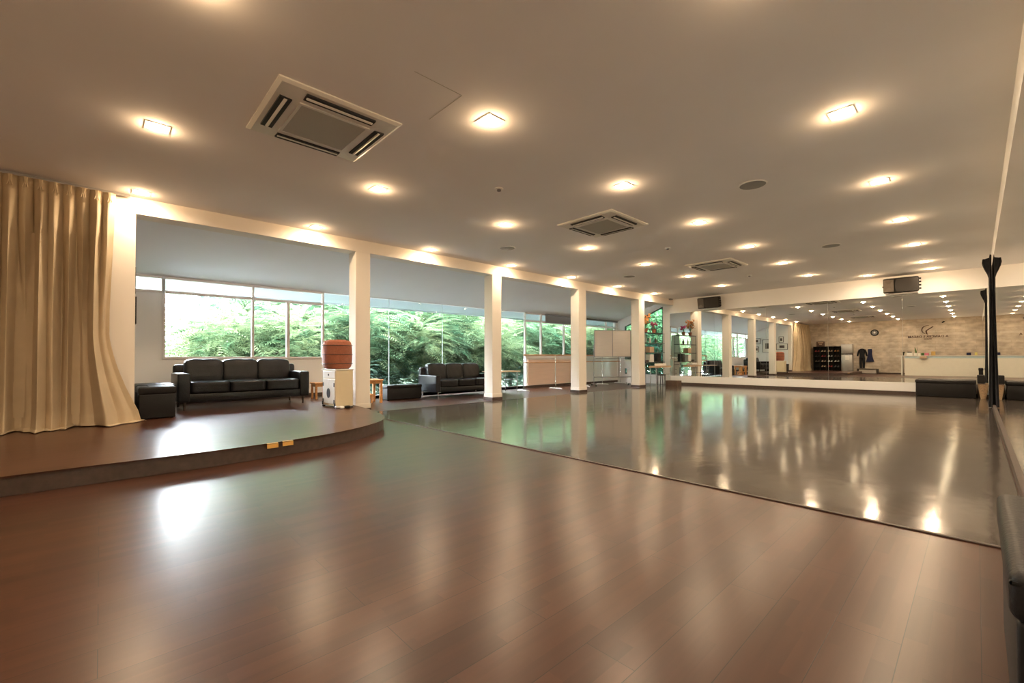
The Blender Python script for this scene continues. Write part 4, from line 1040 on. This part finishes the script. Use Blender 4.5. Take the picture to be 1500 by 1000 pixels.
near = [
 (-17.5, -4.5, 1.2, crB, 1.3, .8, 'green tree outside seen only in mirrors, nearest the lounge end wall'),
 (-19.0, -9.5, 1.5, crA, 1.6, 1.8, 'bright green tree outside seen only in mirrors, behind reflected pillars'),
 (-18.0, -15.0, 1.5, crB, 1.8, 2.8, 'green tree outside seen only in mirrors, farthest from the glass'),
 (-23.0, -17.0, 2.0, crC, 2.4, 3.8, 'large hazy tree outside seen only in mirrors behind nearer ones'),
 (-16.5, 24.5, 1.6, crB, 1.7, .8, 'green tree outside past the last window by the whiteboard'),
 (-10.5, 25.5, 2.4, crA, 2.1, .8, 'broad green tree filling the middle of the hexagon window'),
 (-15.5, 30.0, 3.2, crB, 2.8, 2.8, 'large tree farthest off behind the hexagon window'),
 (-12.0, 19.0, -1.0, crC, 1.1, 2.0, 'low bluish tree at the foot of hexagon window'),
 (-14.6, 3.4, .7, crA, 1.0, .3, 'feathery green tree outside, seen through window edge beside the lantern'),
 (-15.0, 5.6, 1.3, crB, 1.05, 1.3, 'mid-green feathery tree outside glass, above the low black bench'),
 (-14.4, 7.6, .9, crA, 1.0, 2.1, 'bright feathery tree outside right behind the chrome-legged sofa'),
 (-15.2, 9.9, 1.4, crB, 1.1, 3.0, 'mid-green tree outside seen either side of the second pillar from the sofa'),
 (-14.4, 12.1, .9, crA, 1.05, 4.4, 'bright feathery tree outside behind the folding table'),
 (-15.0, 14.6, 1.2, crB, 1.1, .9, 'mid-green tree outside above the ballet barre'),
 (-14.4, 17.0, 1.2, crA, 1.1, 1.9, 'bright tree outside behind the dark grey roller blind window'),
 (-15.5, 19.8, 1.4, crB, 1.2, 2.7, 'tree outside seen through window behind the whiteboard'),
 (-14.0, 5.0, -1.3, crC, .9, 2.3, 'lower bluish-green tree outside behind the honey-coloured table'),
 (-13.8, 9.0, -1.4, crC, .9, 5.3, 'lower bluish-green tree outside below glass beside smaller sofa'),
 (-13.9, 12.6, -1.4, crC, .9, 4.3, 'lower bluish-green tree outside beneath the folding table window'),
 (-18.0, 5.4, .7, crB, 1.2, 2.4, 'dense tree outside filling the casement over the larger sofa'),
 (-19.5, 1.6, -1.3, crD, 1.2, 1.0, 'tree with pinkish blossoms outside, seen in the big pane over the sofa'),
 (-25.0, -.6, -2.6, crC, 1.5, .2, 'hazy bluish tree in distance through the big pane over the sofa'),
 (-30.0, 2.5, -2.2, crD, 2.0, 3.4, 'distant blossoming tree behind the others in the big pane'),
 (-19.0, 5.5, 2.0, crC, 1.7, 3.9, 'tall dark tree behind the feathery ones near the glass joints'),
 (-19.0, 10.0, 2.0, crB, 1.7, .5, 'tall dark tree behind the second row, centre of the glass wall'),
 (-19.0, 15.0, 2.0, crC, 1.8, 5.0, 'tall dark tree behind the ones over the ballet barre'),
 (-20.0, 21.0, 2.2, crB, 1.9, 1.6, 'tall dark tree beyond the roller blind windows'),
 (-12.5, 20.5, 1.2, crA, 1.1, 3.6, 'green tree outside the hexagon window'),
 (-8.0, 21.5, 1.0, crB, 1.4, 3.6, 'tree outside hexagon window, nearer the far mirrors'),
]
for x, y, z, cm, s, rz, lab in near: tree(lab, x-(.7 if -15.6 < x < -13.5 else 0), y, z, cm, s, rz)

# ------------------------------------------------------------------ light
w = bpy.data.worlds.new('world'); sc.world = w; w.use_nodes = True
nt = w.node_tree; bg = nt.nodes['Background']
tc = nt.nodes.new('ShaderNodeTexCoord'); sx = nt.nodes.new('ShaderNodeSeparateXYZ'); cr = nt.nodes.new('ShaderNodeValToRGB')
nt.links.new(tc.outputs['Generated'], sx.inputs[0]); nt.links.new(sx.outputs['Z'], cr.inputs[0]); nt.links.new(cr.outputs[0], bg.inputs['Color'])
cr.color_ramp.elements[0].color = (.95, .97, 1, 1); cr.color_ramp.elements[1].color = (.70, .82, 1, 1)
bg.inputs['Strength'].default_value = 50.0
def portal(y0, y1, z0, z1):
    ld = bpy.data.lights.new('portal', 'AREA'); ld.shape = 'RECTANGLE'; ld.size = y1-y0; ld.size_y = z1-z0; ld.cycles.is_portal = True
    o = bpy.data.objects.new('daylight_portal', ld); COL.objects.link(o); o.location = (XW-.2, (y0+y1)/2, (z0+z1)/2)
    o.rotation_euler = (PI/2, 0, -PI/2)
    o['kind'] = 'helper'
portal(.8, 3.8, 1, 2.55); portal(3.76, 10.35, 0, 2.55); portal(10.3, 15.7, 1, 2.55)
ld = bpy.data.lights.new('sun', 'SUN'); ld.energy = 4; ld.angle = math.radians(12); ld.color = (1, .96, .88)
o = bpy.data.objects.new('sun', ld); COL.objects.link(o); o.rotation_euler = (math.radians(28), math.radians(-12), 0)

# ------------------------------------------------------------------ camera
f, yaw, pit, roll, cy = 640.62, .8157, .0127, .0025, 516.5
fw = Vector((-math.sin(yaw)*math.cos(pit), math.cos(yaw)*math.cos(pit), math.sin(pit)))
rt = Vector((math.cos(yaw), math.sin(yaw), 0)); up = rt.cross(fw)
rt2 = rt*math.cos(roll) - up*math.sin(roll); up2 = rt*math.sin(roll) + up*math.cos(roll)
cam = bpy.data.cameras.new('camera'); co = bpy.data.objects.new('camera', cam); COL.objects.link(co)
mw = Matrix((( rt2.x, up2.x, -fw.x, 0), (rt2.y, up2.y, -fw.y, 0), (rt2.z, up2.z, -fw.z, 1.0), (0, 0, 0, 1)))
co.matrix_world = mw
cam.sensor_width = 36; cam.lens = f/1500*36; cam.shift_y = (cy-500)/1500; cam.clip_start = .02; cam.clip_end = 300
sc.camera = co

sc.view_settings.view_transform = 'Standard'; sc.view_settings.look = 'None'; sc.view_settings.gamma = 1; sc.view_settings.use_curve_mapping = False
sc.view_settings.exposure = 1.2
sc.cycles.use_denoising = True
sc.cycles.max_bounces = 10; sc.cycles.diffuse_bounces = 4; sc.cycles.glossy_bounces = 6; sc.cycles.transparent_max_bounces = 16; sc.cycles.transmission_bounces = 4
sc.cycles.caustics_reflective = True; sc.cycles.caustics_refractive = False; sc.cycles.sample_clamp_indirect = 4; sc.cycles.blur_glossy = .5
sc.cycles.use_light_tree = True
